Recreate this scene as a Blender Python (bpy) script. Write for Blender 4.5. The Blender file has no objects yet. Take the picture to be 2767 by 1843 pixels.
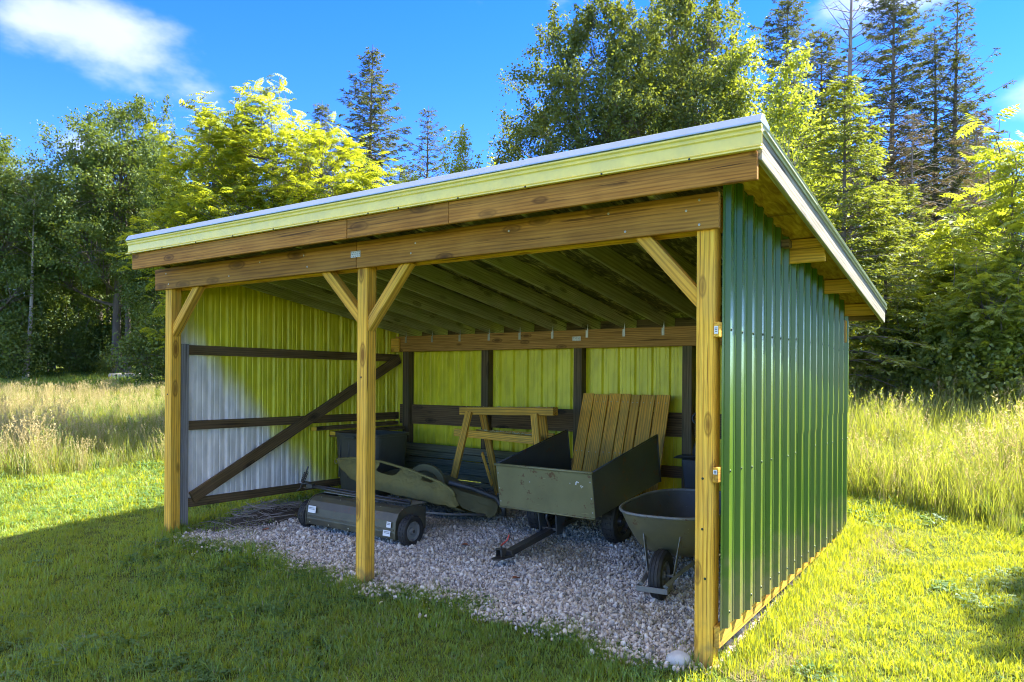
import bpy, bmesh, math, random
import numpy as np
from mathutils import Vector, Matrix, Quaternion

# ------------------------------------------------------------------ camera, sky, sun, exposure
scene = bpy.context.scene
CAM = Vector((1.732, -4.781, 1.881))
YAW, ROLL = -0.607, 0.0069
_f = Vector((math.sin(YAW), math.cos(YAW), 0.0))
_r0 = Vector((math.cos(YAW), -math.sin(YAW), 0.0))
_u0 = _r0.cross(_f)
_r = _r0 * math.cos(ROLL) + _u0 * math.sin(ROLL)
_u = _u0 * math.cos(ROLL) - _r0 * math.sin(ROLL)
cam_data = bpy.data.cameras.new('camera')
cam_data.sensor_width = 36.0
cam_data.lens = 26.73
cam_data.shift_y = 0.0385
cam_data.clip_start = 0.05
cam_data.clip_end = 2000.0
cam = bpy.data.objects.new('camera', cam_data)
scene.collection.objects.link(cam)
cam.matrix_world = Matrix.Translation(CAM) @ Matrix((_r, _u, -_f)).transposed().to_4x4()
scene.camera = cam

SUN_TO = Vector((0.42, 0.82, 1.0)).normalized()          # towards the sun: behind the shed, a little to the right
SUN_EL = math.asin(SUN_TO.z)
SUN_AZ = math.atan2(SUN_TO.x, SUN_TO.y)
sun_data = bpy.data.lights.new('sun', 'SUN')
sun_data.energy = 2.0
sun_data.angle = math.radians(0.53)
sun_data.color = (1.0, 0.93, 0.78)
sun = bpy.data.objects.new('sun', sun_data)
scene.collection.objects.link(sun)
sun.rotation_euler = SUN_TO.to_track_quat('Z', 'Y').to_euler()
sun.location = (3, 12, 14)

scene.view_settings.view_transform = 'Standard'
scene.view_settings.look = 'None'
scene.view_settings.gamma = 1.0
scene.view_settings.exposure = 3.7
scene.view_settings.use_curve_mapping = False
scene.render.engine = 'CYCLES'
scene.cycles.pixel_filter_type = 'BLACKMAN_HARRIS'
scene.cycles.filter_width = 1.05
scene.cycles.max_bounces = 6
scene.cycles.diffuse_bounces = 4
scene.cycles.glossy_bounces = 2
scene.cycles.transmission_bounces = 3
scene.cycles.transparent_max_bounces = 6
scene.cycles.caustics_reflective = False
scene.cycles.caustics_refractive = False
scene.cycles.use_denoising = True
scene.cycles.use_adaptive_sampling = True
scene.cycles.adaptive_threshold = 0.015
scene.cycles.sample_clamp_indirect = 6.0


def setin(node, name, val):
    node.inputs[name].default_value = val


def world_setup():
    w = bpy.data.worlds.new('World')
    scene.world = w
    w.use_nodes = True
    w.cycles.sampling_method = 'MANUAL'
    w.cycles.sample_map_resolution = 512
    nt = w.node_tree
    nt.nodes.clear()
    N, L = nt.nodes.new, nt.links.new
    out = N('ShaderNodeOutputWorld')
    bg = N('ShaderNodeBackground')
    bg.inputs['Strength'].default_value = 0.10
    sky = N('ShaderNodeTexSky')
    sky.sky_type = 'NISHITA'
    sky.sun_disc = False
    sky.sun_elevation = SUN_EL
    sky.sun_rotation = SUN_AZ
    sky.air_density = 0.8
    sky.altitude = 1500
    sky.dust_density = 0.0
    sky.ozone_density = 3.0
    hs = N('ShaderNodeHueSaturation')
    setin(hs, 'Hue', 0.522)
    setin(hs, 'Saturation', 1.34)
    setin(hs, 'Value', 0.46)
    L(sky.outputs[0], hs.inputs['Color'])
    tc = N('ShaderNodeTexCoord')
    sep = N('ShaderNodeSeparateXYZ')
    L(tc.outputs['Generated'], sep.inputs[0])

    def math_(op, a, b=None, c=None):
        n = N('ShaderNodeMath')
        n.operation = op
        for i, v in enumerate((a, b, c)):
            if v is None:
                continue
            if isinstance(v, (int, float)):
                n.inputs[i].default_value = v
            else:
                L(v, n.inputs[i])
        return n.outputs[0]
    az = math_('ARCTAN2', sep.outputs[0], sep.outputs[1])
    el = math_('ARCSINE', sep.outputs[2])
    noi = N('ShaderNodeTexNoise')
    setin(noi, 'Scale', 8.0)
    setin(noi, 'Detail', 5.0)
    setin(noi, 'Roughness', 0.55)
    mp = N('ShaderNodeMapping')
    mp.inputs['Scale'].default_value = (1, 1, 1.9)
    L(tc.outputs['Generated'], mp.inputs[0])
    L(mp.outputs[0], noi.inputs['Vector'])
    # cloud banks: azimuth, elevation, half width, half height, tilt
    banks = [(-1.13, 0.380, 0.145, 0.050, -0.16), (-1.22, 0.42, 0.12, 0.055, -0.1), (-1.115, 0.262, 0.04, 0.032, 0.0), (-0.09, 0.445, 0.17, 0.045, 0.12), (0.02, 0.300, 0.06, 0.028, 0.0)]
    ae = N('ShaderNodeCombineXYZ')
    L(az, ae.inputs[0])
    L(el, ae.inputs[1])
    tot = None
    for a0, e0, wa, we, tilt in banks:
        mpb = N('ShaderNodeMapping')
        mpb.vector_type = 'TEXTURE'
        mpb.inputs['Location'].default_value = (a0, e0, 0)
        mpb.inputs['Rotation'].default_value = (0, 0, tilt)
        mpb.inputs['Scale'].default_value = (wa, we, 1)
        L(ae.outputs[0], mpb.inputs[0])
        ln = N('ShaderNodeVectorMath')
        ln.operation = 'LENGTH'
        L(mpb.outputs[0], ln.inputs[0])
        tot = ln.outputs['Value'] if tot is None else math_('MINIMUM', tot, ln.outputs['Value'])
    tot = math_('SUBTRACT', 1.0, tot)
    # cumulus high overhead, mostly out of view, added as neutral fill for the shade
    noi3 = N('ShaderNodeTexNoise')
    setin(noi3, 'Scale', 2.6)
    setin(noi3, 'Detail', 4.0)
    L(mp.outputs[0], noi3.inputs['Vector'])
    hi_ = N('ShaderNodeMapRange')
    hi_.interpolation_type = 'SMOOTHSTEP'
    L(el, hi_.inputs[0])
    hi_.inputs[1].default_value = 0.36
    hi_.inputs[2].default_value = 0.62
    hi_.inputs[3].default_value = -1.2
    hi_.inputs[4].default_value = 0.70
    gen = math_('ADD', math_('MULTIPLY', math_('SUBTRACT', noi3.outputs[0], 0.5), 3.0), hi_.outputs[0])
    puff = math_('MULTIPLY', math_('SUBTRACT', noi.outputs[0], 0.5), 2.3)

    def cover(field, top):
        mr = N('ShaderNodeMapRange')
        mr.interpolation_type = 'SMOOTHSTEP'
        L(math_('ADD', field, puff), mr.inputs[0])
        mr.inputs[1].default_value = -0.02
        mr.inputs[2].default_value = 0.95
        mr.inputs[3].default_value = 0.0
        mr.inputs[4].default_value = top
        return mr.outputs[0]
    cov = math_('MAXIMUM', cover(tot, 0.46), cover(gen, 0.95))
    noi2 = N('ShaderNodeTexNoise')
    setin(noi2, 'Scale', 3.0)
    setin(noi2, 'Detail', 3.0)
    L(mp.outputs[0], noi2.inputs['Vector'])
    cr = N('ShaderNodeValToRGB')
    cr.color_ramp.elements[0].position = 0.35
    cr.color_ramp.elements[0].color = (1.42, 1.38, 1.33, 1)
    cr.color_ramp.elements[1].position = 0.62
    cr.color_ramp.elements[1].color = (1.80, 1.72, 1.60, 1)
    L(noi2.outputs[0], cr.inputs[0])
    mix = N('ShaderNodeMix')
    mix.data_type = 'RGBA'
    L(cov, mix.inputs[0])
    L(hs.outputs[0], mix.inputs[6])
    L(cr.outputs[0], mix.inputs[7])
    L(mix.outputs[2], bg.inputs['Color'])
    L(bg.outputs[0], out.inputs[0])


world_setup()

# ------------------------------------------------------------------ helpers
COL = scene.collection
rng = np.random.default_rng(7)


class Acc:
    """Collects polygons in numpy arrays and links them as ONE mesh object."""

    def __init__(self):
        self.V, self.F, self.M, self.n = [], [], [], 0

    def add(self, V, F, m=0):
        V = np.asarray(V, float).reshape(-1, 3)
        for f in F:
            self.F.append([i + self.n for i in f])
            self.M.append(m)
        self.V.append(V)
        self.n += len(V)
        return self

    def box(self, c, s, m=0, R=None):
        h = np.array(s, float) / 2
        V = np.array([[x, y, z] for x in (-1, 1) for y in (-1, 1) for z in (-1, 1)], float) * h
        if R is not None:
            V = V @ np.array(R.to_3x3()).T
        F = [(0, 1, 3, 2), (4, 6, 7, 5), (0, 4, 5, 1), (2, 3, 7, 6), (0, 2, 6, 4), (1, 5, 7, 3)]
        return self.add(V + np.array(c, float), F, m)

    def hexa(self, p, m=0):
        """8 corners: bottom a b c d (ccw from above), top a b c d."""
        F = [(3, 2, 1, 0), (4, 5, 6, 7), (0, 1, 5, 4), (1, 2, 6, 5), (2, 3, 7, 6), (3, 0, 4, 7)]
        return self.add(p, F, m)

    def tube(self, P, r, n=8, m=0, caps=True, closed=False):
        P = np.asarray(P, float)
        k = len(P)
        r = np.full(k, r, float) if np.isscalar(r) else np.asarray(r, float)
        if closed:
            T = np.roll(P, -1, 0) - np.roll(P, 1, 0)
        else:
            T = np.gradient(P, axis=0)
        T /= np.linalg.norm(T, axis=1)[:, None] + 1e-12
        ref = np.array([0, 0, 1.0]) if abs(T[0][2]) < 0.9 else np.array([1.0, 0, 0])
        A = np.cross(T[0], ref)
        A /= np.linalg.norm(A)
        V = []
        for i in range(k):
            A = A - T[i] * (A @ T[i])
            A /= np.linalg.norm(A) + 1e-12
            B = np.cross(T[i], A)
            an = np.arange(n) * 2 * np.pi / n
            V.append(P[i] + r[i] * (np.cos(an)[:, None] * A + np.sin(an)[:, None] * B))
        V = np.concatenate(V)
        F = []
        for i in range(k if closed else k - 1):
            j = (i + 1) % k
            for a in range(n):
                b = (a + 1) % n
                F.append((i * n + a, i * n + b, j * n + b, j * n + a))
        if caps and not closed:
            F.append(tuple(range(n - 1, -1, -1)))
            F.append(tuple((k - 1) * n + a for a in range(n)))
        return self.add(V, F, m)

    def lathe(self, prof, c, axis='x', n=24, m=0, closed=True):
        """prof: list of (radius, along-axis)."""
        k = len(prof)
        an = np.arange(n) * 2 * np.pi / n
        V = []
        for rad, t in prof:
            cx, sx = rad * np.cos(an), rad * np.sin(an)
            tt = np.full(n, t)
            V.append({'x': np.stack([tt, cx, sx], 1), 'y': np.stack([sx, tt, cx], 1), 'z': np.stack([cx, sx, tt], 1)}[axis])
        V = np.concatenate(V) + np.array(c, float)
        F = []
        for i in range(k if closed else k - 1):
            j = (i + 1) % k
            for a in range(n):
                b = (a + 1) % n
                F.append((i * n + a, i * n + b, j * n + b, j * n + a))
        return self.add(V, F, m)

    def prism(self, poly, d, m=0):
        """extrude a 3-D polygon by vector d."""
        p = np.asarray(poly, float)
        k = len(p)
        V = np.concatenate([p, p + np.array(d, float)])
        F = [tuple(range(k - 1, -1, -1)), tuple(range(k, 2 * k))] + [(i, (i + 1) % k, k + (i + 1) % k, k + i) for i in range(k)]
        return self.add(V, F, m)

    def mesh(self, name, mats, smooth=False, fix=True):
        me = bpy.data.meshes.new(name)
        me.from_pydata(np.concatenate(self.V).tolist() if self.V else [], [], self.F)
        for mt in (mats if isinstance(mats, (list, tuple)) else [mats]):
            me.materials.append(mt)
        if any(self.M):
            me.polygons.foreach_set('material_index', self.M)
        if fix:
            bm = bmesh.new()
            bm.from_mesh(me)
            bmesh.ops.recalc_face_normals(bm, faces=bm.faces)
            bm.to_mesh(me)
            bm.free()
        if smooth:
            me.polygons.foreach_set('use_smooth', [True] * len(me.polygons))
        me.update()
        return me

    def build(self, name, mats, parent=None, loc=(0, 0, 0), rot=(0, 0, 0), smooth=False, bevel=0.0, fix=True):
        o = link(name, self.mesh(name, mats, smooth, fix), parent, loc, rot)
        if bevel:
            b = o.modifiers.new('bevel', 'BEVEL')
            b.width = bevel
            b.segments = 2 if smooth else 1
            b.limit_method = 'ANGLE'
            b.angle_limit = math.radians(38)
        return o


def link(name, data, parent=None, loc=(0, 0, 0), rot=(0, 0, 0)):
    o = bpy.data.objects.new(name, data)
    COL.objects.link(o)
    o.parent = parent
    o.location = loc
    o.rotation_euler = rot
    return o


def tag(o, label, cat, group=None):
    o['label'] = label
    o['category'] = cat
    if group:
        o['group'] = group
    return o


def thing(name, label, cat, loc=(0, 0, 0), rot=(0, 0, 0), group=None):
    return tag(link(name, None, None, loc, rot), label, cat, group)


def fast_quads(name, V4, mat, V3=None):
    """V4: (n,4,3) quads (and V3: (m,3,3) triangles) as one mesh, quickly."""
    V4 = np.asarray(V4, np.float32).reshape(-1, 4, 3)
    n = len(V4)
    V = V4.reshape(-1, 3)
    loops = np.arange(n * 4, dtype=np.int32)
    starts = np.arange(n, dtype=np.int32) * 4
    totals = np.full(n, 4, np.int32)
    if V3 is not None:
        V3 = np.asarray(V3, np.float32).reshape(-1, 3, 3)
        m = len(V3)
        V = np.concatenate([V, V3.reshape(-1, 3)])
        loops = np.arange(n * 4 + m * 3, dtype=np.int32)
        starts = np.concatenate([starts, n * 4 + np.arange(m, dtype=np.int32) * 3])
        totals = np.concatenate([totals, np.full(m, 3, np.int32)])
    me = bpy.data.meshes.new(name)
    me.vertices.add(len(V))
    me.vertices.foreach_set('co', V.ravel())
    me.loops.add(len(loops))
    me.loops.foreach_set('vertex_index', loops)
    me.polygons.add(len(starts))
    me.polygons.foreach_set('loop_start', starts)
    me.polygons.foreach_set('loop_total', totals)
    me.materials.append(mat)
    me.update(calc_edges=True)
    return me


def indexed_mesh(name, V, F, mat, smooth=True):
    """V (n,3), F (m,4) int."""
    V = np.asarray(V, np.float32)
    F = np.asarray(F, np.int32)
    me = bpy.data.meshes.new(name)
    me.vertices.add(len(V))
    me.vertices.foreach_set('co', V.ravel())
    me.loops.add(F.size)
    me.loops.foreach_set('vertex_index', F.ravel())
    me.polygons.add(len(F))
    me.polygons.foreach_set('loop_start', np.arange(len(F), dtype=np.int32) * F.shape[1])
    me.polygons.foreach_set('loop_total', np.full(len(F), F.shape[1], np.int32))
    me.polygons.foreach_set('use_smooth', np.full(len(F), smooth))
    me.materials.append(mat)
    me.update(calc_edges=True)
    return me


BOARD_CACHE = {}


def board(name, p0, p1, w, t, mat, parent, up=(0, 0, 1), bevel=0.004):
    """A sawn board from p0 to p1 (centre line), w along `up`, t across. Grain runs along local X."""
    p0, p1 = Vector(p0), Vector(p1)
    d = p1 - p0
    Lg = d.length
    x = d.normalized()
    up = Vector(up)
    z = (up - x * up.dot(x)).normalized()
    y = z.cross(x)
    key = (round(Lg, 4), round(w, 4), round(t, 4), mat.name)
    if key not in BOARD_CACHE:
        BOARD_CACHE[key] = Acc().box((0, 0, 0), (Lg, t, w)).mesh(name, mat)
    o = link(name, BOARD_CACHE[key], parent)
    o.matrix_local = Matrix.Translation((p0 + p1) / 2) @ Matrix((x, y, z)).transposed().to_4x4()
    if bevel:
        b = o.modifiers.new('bevel', 'BEVEL')
        b.width = bevel
        b.segments = 1
    return o


# ------------------------------------------------------------------ materials
MATS = {}


def new_mat(name):
    m = bpy.data.materials.new(name)
    m.use_nodes = True
    m.node_tree.nodes.clear()
    MATS[name] = m
    nt = m.node_tree
    out = nt.nodes.new('ShaderNodeOutputMaterial')
    return m, nt, nt.nodes.new, nt.links.new, out


def ramp(N, stops, interp='LINEAR'):
    r = N('ShaderNodeValToRGB')
    r.color_ramp.interpolation = interp
    e = r.color_ramp.elements
    while len(e) < len(stops):
        e.new(0.5)
    for el, (p, c) in zip(e, stops):
        el.position = p
        el.color = (*c, 1) if len(c) == 3 else c
    return r


def mixc(N, L, fac, a, b, mode='MIX'):
    m = N('ShaderNodeMix')
    m.data_type = 'RGBA'
    m.blend_type = mode
    for i, v in ((0, fac), (6, a), (7, b)):
        if isinstance(v, (int, float)):
            m.inputs[i].default_value = v
        elif isinstance(v, tuple):
            m.inputs[i].default_value = (*v, 1) if len(v) == 3 else v
        else:
            L(v, m.inputs[i])
    return m.outputs[2]


def low_stain(N, L, col, stain, z_hi, z_lo):
    """mud and damp splashed up from the ground, with a ragged upper border."""
    ge = N('ShaderNodeNewGeometry')
    sp = N('ShaderNodeSeparateXYZ')
    L(ge.outputs['Position'], sp.inputs[0])
    no = N('ShaderNodeTexNoise')
    setin(no, 'Scale', 9.0)
    setin(no, 'Detail', 6.0)
    L(ge.outputs['Position'], no.inputs['Vector'])
    ad = N('ShaderNodeMath')
    ad.operation = 'MULTIPLY_ADD'
    L(no.outputs[0], ad.inputs[0])
    ad.inputs[1].default_value = 0.9
    L(sp.outputs[2], ad.inputs[2])
    mr = N('ShaderNodeMapRange')
    mr.interpolation_type = 'SMOOTHSTEP'
    L(ad.outputs[0], mr.inputs[0])
    mr.inputs[1].default_value = z_lo + 0.42
    mr.inputs[2].default_value = z_hi + 0.42
    mr.inputs[3].default_value = 0.8
    mr.inputs[4].default_value = 0.0
    return mixc(N, L, mr.outputs[0], col, stain)


def mat_wood(name, c1, c2, dark, rough=0.75, knots=1.0, stain=None, stain_amt=0.5, bump=0.25, foot=None):
    m, nt, N, L, out = new_mat(name)
    b = N('ShaderNodeBsdfPrincipled')
    tc = N('ShaderNodeTexCoord')
    oi = N('ShaderNodeObjectInfo')
    off = N('ShaderNodeVectorMath')
    off.operation = 'MULTIPLY_ADD'
    rv = N('ShaderNodeCombineXYZ')
    for i in range(3):
        L(oi.outputs['Random'], rv.inputs[i])
    L(rv.outputs[0], off.inputs[0])
    off.inputs[1].default_value = (31.7, 17.3, 23.9)
    gs = N('ShaderNodeMapRange')
    L(oi.outputs['Random'], gs.inputs[0])
    gs.inputs[3].default_value = 0.65
    gs.inputs[4].default_value = 1.35
    scl = N('ShaderNodeVectorMath')
    scl.operation = 'SCALE'
    L(tc.outputs['Object'], scl.inputs[0])
    L(gs.outputs[0], scl.inputs['Scale'])
    L(scl.outputs[0], off.inputs[2])

    def mapped(s):
        mp = N('ShaderNodeMapping')
        mp.inputs['Scale'].default_value = s
        L(off.outputs[0], mp.inputs[0])
        return mp.outputs[0]
    n1 = N('ShaderNodeTexNoise')
    setin(n1, 'Scale', 1.0)
    setin(n1, 'Detail', 6.0)
    setin(n1, 'Distortion', 0.8)
    L(mapped((1.1, 22, 22)), n1.inputs['Vector'])
    base = ramp(N, [(0.3, c1), (0.7, c2)])
    L(n1.outputs[0], base.inputs[0])
    wv = N('ShaderNodeTexWave')
    wv.wave_type = 'RINGS'
    wv.rings_direction = 'X'
    setin(wv, 'Scale', 2.2)
    setin(wv, 'Distortion', 4.5)
    setin(wv, 'Detail', 3.0)
    setin(wv, 'Detail Scale', 1.4)
    L(mapped((0.55, 6.5, 6.5)), wv.inputs['Vector'])
    wr = ramp(N, [(0.45, (0, 0, 0)), (0.95, (1, 1, 1))])
    L(wv.outputs[0], wr.inputs[0])
    col = mixc(N, L, 0.0, base.outputs[0], dark)
    mx = col.node
    mm = N('ShaderNodeMath')
    mm.operation = 'MULTIPLY'
    L(wr.outputs[0], mm.inputs[0])
    mm.inputs[1].default_value = 0.55
    L(mm.outputs[0], mx.inputs[0])
    # knots
    vo = N('ShaderNodeTexVoronoi')
    setin(vo, 'Scale', 1.0)
    setin(vo, 'Randomness', 1.0)
    L(mapped((1.9, 5.5, 5.5)), vo.inputs['Vector'])
    kr = ramp(N, [(0.08, (1, 1, 1)), (0.15, (0.45, 0.45, 0.45)), (0.18, (0.8, 0.8, 0.8)), (0.23, (0, 0, 0))])
    L(vo.outputs['Distance'], kr.inputs[0])
    km = N('ShaderNodeMath')
    km.operation = 'MULTIPLY'
    L(kr.outputs[0], km.inputs[0])
    km.inputs[1].default_value = 0.88 * knots
    col = mixc(N, L, km.outputs[0], col, tuple(c * 0.5 for c in dark))
    # fine weather streaks
    n3 = N('ShaderNodeTexNoise')
    setin(n3, 'Scale', 1.0)
    setin(n3, 'Detail', 4.0)
    L(mapped((3.0, 90, 90)), n3.inputs['Vector'])
    sr = ramp(N, [(0.35, (0.78, 0.78, 0.78)), (0.6, (1.05, 1.05, 1.05))])
    L(n3.outputs[0], sr.inputs[0])
    col = mixc(N, L, 1.0, col, sr.outputs[0], 'MULTIPLY')
    nc = N('ShaderNodeTexNoise')
    setin(nc, 'Scale', 1.0)
    setin(nc, 'Detail', 2.0)
    setin(nc, 'Distortion', 0.3)
    L(mapped((1.0, 48, 48)), nc.inputs['Vector'])
    crk = ramp(N, [(0.655, (0, 0, 0)), (0.69, (0.8, 0.8, 0.8))])
    L(nc.outputs[0], crk.inputs[0])
    col = mixc(N, L, crk.outputs[0], col, tuple(c * 0.35 for c in dark))
    if stain:
        n2 = N('ShaderNodeTexNoise')
        setin(n2, 'Scale', 2.4)
        setin(n2, 'Detail', 5.0)
        L(off.outputs[0], n2.inputs['Vector'])
        s2 = ramp(N, [(0.42, (0, 0, 0)), (0.68, (stain_amt,) * 3)])
        L(n2.outputs[0], s2.inputs[0])
        col = mixc(N, L, s2.outputs[0], col, stain)
    if foot:
        col = low_stain(N, L, col, foot, 0.34, -0.1)
    hv = N('ShaderNodeHueSaturation')
    mr = N('ShaderNodeMapRange')
    L(oi.outputs['Random'], mr.inputs[0])
    mr.inputs[3].default_value = 0.86
    mr.inputs[4].default_value = 1.12
    L(mr.outputs[0], hv.inputs['Value'])
    L(col, hv.inputs['Color'])
    L(hv.outputs[0], b.inputs['Base Color'])
    setin(b, 'Roughness', rough)
    setin(b, 'Specular IOR Level', 0.25)
    bp = N('ShaderNodeBump')
    setin(bp, 'Strength', bump)
    setin(bp, 'Distance', 0.01)
    L(n1.outputs[0], bp.inputs['Height'])
    L(bp.outputs[0], b.inputs['Normal'])
    L(b.outputs[0], out.inputs[0])
    return m


def mat_paint(name, c, rough=0.4, metal=0.0, var=0.15, dirt=None, dirt_amt=0.4, scale=6.0, spec=0.5, streak=False, coat=0.0, coords='Object', bump=0.0, rust=None, each=0.0, splash=None):
    m, nt, N, L, out = new_mat(name)
    b = N('ShaderNodeBsdfPrincipled')
    tc = N('ShaderNodeTexCoord')
    mp = N('ShaderNodeMapping')
    mp.inputs['Scale'].default_value = (1, 1, 0.22) if streak else (1, 1, 1)
    L(tc.outputs[coords], mp.inputs[0])
    n1 = N('ShaderNodeTexNoise')
    setin(n1, 'Scale', scale)
    setin(n1, 'Detail', 7.0)
    setin(n1, 'Roughness', 0.62)
    L(mp.outputs[0], n1.inputs['Vector'])
    r = ramp(N, [(0.3, tuple(x * (1 - var) for x in c)), (0.7, tuple(min(1, x * (1 + var)) for x in c))])
    L(n1.outputs[0], r.inputs[0])
    col = r.outputs[0]
    if dirt:
        n2 = N('ShaderNodeTexNoise')
        setin(n2, 'Scale', scale * 0.45)
        setin(n2, 'Detail', 8.0)
        setin(n2, 'Roughness', 0.7)
        L(mp.outputs[0], n2.inputs['Vector'])
        d = ramp(N, [(0.45, (0, 0, 0)), (0.72, (dirt_amt,) * 3)])
        L(n2.outputs[0], d.inputs[0])
        col = mixc(N, L, d.outputs[0], col, dirt)
    if rust:
        n4 = N('ShaderNodeTexNoise')
        setin(n4, 'Scale', scale * 2.6)
        setin(n4, 'Detail', 10.0)
        setin(n4, 'Roughness', 0.75)
        L(tc.outputs[coords], n4.inputs['Vector'])
        d4 = ramp(N, [(0.585, (0, 0, 0)), (0.62, (0.85, 0.85, 0.85))])
        L(n4.outputs[0], d4.inputs[0])
        col = mixc(N, L, d4.outputs[0], col, rust)
        mp5 = N('ShaderNodeMapping')
        mp5.inputs['Rotation'].default_value = (0.3, 0.5, 0.6)
        mp5.inputs['Scale'].default_value = (3, 60, 60)
        L(tc.outputs[coords], mp5.inputs[0])
        n5 = N('ShaderNodeTexNoise')
        setin(n5, 'Scale', 1.0)
        setin(n5, 'Detail', 3.0)
        L(mp5.outputs[0], n5.inputs['Vector'])
        d5 = ramp(N, [(0.70, (0, 0, 0)), (0.74, (0.5, 0.5, 0.5))])
        L(n5.outputs[0], d5.inputs[0])
        col = mixc(N, L, d5.outputs[0], col, tuple(min(1, x * 2.4 + 0.03) for x in c))
    if splash:
        col = low_stain(N, L, col, splash, 0.85, 0.30)
    if each:
        oi = N('ShaderNodeObjectInfo')
        hv = N('ShaderNodeHueSaturation')
        mrr = N('ShaderNodeMapRange')
        L(oi.outputs['Random'], mrr.inputs[0])
        mrr.inputs[3].default_value = 1 - each
        mrr.inputs[4].default_value = 1 + each
        L(mrr.outputs[0], hv.inputs['Value'])
        L(col, hv.inputs['Color'])
        col = hv.outputs[0]
    L(col, b.inputs['Base Color'])
    rr = N('ShaderNodeMapRange')
    L(n1.outputs[0], rr.inputs[0])
    rr.inputs[3].default_value = max(0.02, rough - 0.12)
    rr.inputs[4].default_value = min(1, rough + 0.12)
    L(rr.outputs[0], b.inputs['Roughness'])
    setin(b, 'Metallic', metal)
    setin(b, 'Specular IOR Level', spec)
    if coat:
        setin(b, 'Coat Weight', coat)
        setin(b, 'Coat Roughness', 0.15)
    if bump:
        bp = N('ShaderNodeBump')
        setin(bp, 'Strength', bump)
        setin(bp, 'Distance', 0.01)
        L(n1.outputs[0], bp.inputs['Height'])
        L(bp.outputs[0], b.inputs['Normal'])
    L(b.outputs[0], out.inputs[0])
    return m


def mat_leaf(name, lo, hi, trans, tfac=0.45, gloss=0.05, instance=False, tip=None, dead=None):
    """Thin leaf: reflects one colour, lets a yellower one through."""
    m, nt, N, L, out = new_mat(name)
    ge = N('ShaderNodeNewGeometry')
    oi = N('ShaderNodeObjectInfo')
    ad = N('ShaderNodeMath')
    ad.operation = 'ADD'
    L(ge.outputs['Random Per Island'], ad.inputs[0])
    if instance:
        L(oi.outputs['Random'], ad.inputs[1])
    else:
        ad.inputs[1].default_value = 0.0
    fr = N('ShaderNodeMath')
    fr.operation = 'FRACT'
    L(ad.outputs[0], fr.inputs[0])
    tc = N('ShaderNodeTexCoord')
    no = N('ShaderNodeTexNoise')
    setin(no, 'Scale', 0.55)
    setin(no, 'Detail', 3.0)
    if instance:
        L(oi.outputs['Location'], no.inputs['Vector'])
    else:
        L(tc.outputs['Object'], no.inputs['Vector'])
    bl = N('ShaderNodeMath')
    bl.operation = 'MULTIPLY_ADD'
    L(no.outputs[0], bl.inputs[0])
    bl.inputs[1].default_value = 1.5
    bl.inputs[2].default_value = -0.5
    av = N('ShaderNodeMath')
    av.operation = 'MULTIPLY_ADD'
    L(fr.outputs[0], av.inputs[0])
    av.inputs[1].default_value = 0.55
    L(bl.outputs[0], av.inputs[2])
    av.use_clamp = True
    r1 = ramp(N, [(0.0, lo), (1.0, hi)])
    L(av.outputs[0], r1.inputs[0])
    r2 = ramp(N, [(0.0, tuple(0.6 * a + 0.4 * b for a, b in zip(trans, lo))), (1.0, trans)])
    L(av.outputs[0], r2.inputs[0])
    c1, c2 = r1.outputs[0], r2.outputs[0]
    if dead:
        g = ramp(N, [(dead[1] - 0.02, (1, 1, 1)), (dead[1] + 0.02, (0, 0, 0))])
        L(fr.outputs[0], g.inputs[0])
        c1 = mixc(N, L, g.outputs[0], c1, dead[0])
        c2 = mixc(N, L, g.outputs[0], c2, tuple(x * 0.7 for x in dead[0]))
    d = N('ShaderNodeBsdfDiffuse')
    t = N('ShaderNodeBsdfTranslucent')
    g = N('ShaderNodeBsdfGlossy')
    setin(g, 'Roughness', 0.62)
    g.inputs['Color'].default_value = (0.9, 0.95, 1.0, 1)
    L(c1, d.inputs['Color'])
    L(c2, t.inputs['Color'])
    m1 = N('ShaderNodeMixShader')
    m1.inputs[0].default_value = tfac
    L(d.outputs[0], m1.inputs[1])
    L(t.outputs[0], m1.inputs[2])
    m2 = N('ShaderNodeMixShader')
    m2.inputs[0].default_value = gloss
    L(m1.outputs[0], m2.inputs[1])
    L(g.outputs[0], m2.inputs[2])
    L(m2.outputs[0], out.inputs[0])
    return m


W_POST = mat_wood('treated_pine', (0.83, 0.42, 0.036), (0.93, 0.56, 0.065), (0.45, 0.18, 0.016), bump=0.3, stain=(0.50, 0.30, 0.075), stain_amt=0.35, foot=(0.20, 0.15, 0.06))
W_HEAD = mat_wood('brown_stained_pine', (0.35, 0.150, 0.022), (0.48, 0.225, 0.038), (0.17, 0.068, 0.014), stain=(0.58, 0.30, 0.06), stain_amt=0.3)
W_RAFT = mat_wood('olive_cast_rafter_pine', (0.38, 0.36, 0.19), (0.54, 0.51, 0.27), (0.22, 0.20, 0.10), stain=(0.32, 0.34, 0.15), stain_amt=0.6)  # greenish cast of the light inside put into the wood colour
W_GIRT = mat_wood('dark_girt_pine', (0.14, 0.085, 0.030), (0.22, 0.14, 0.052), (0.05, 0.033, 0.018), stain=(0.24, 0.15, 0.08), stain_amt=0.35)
W_BEAM = mat_wood('warm_brown_beam', (0.40, 0.20, 0.045), (0.54, 0.29, 0.075), (0.22, 0.10, 0.025))
W_GREY = mat_wood('weathered_grey_pine', (0.30, 0.27, 0.23), (0.44, 0.41, 0.36), (0.17, 0.15, 0.12), knots=0.5)
W_RAKE = mat_wood('bleached_rake_board', (0.30, 0.285, 0.24), (0.44, 0.42, 0.35), (0.17, 0.15, 0.11), knots=0.4)
W_DARKPOST = mat_wood('shaded_post_pine', (0.13, 0.09, 0.042), (0.22, 0.15, 0.07), (0.07, 0.045, 0.02), stain=(0.09, 0.10, 0.045), stain_amt=0.5)
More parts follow.
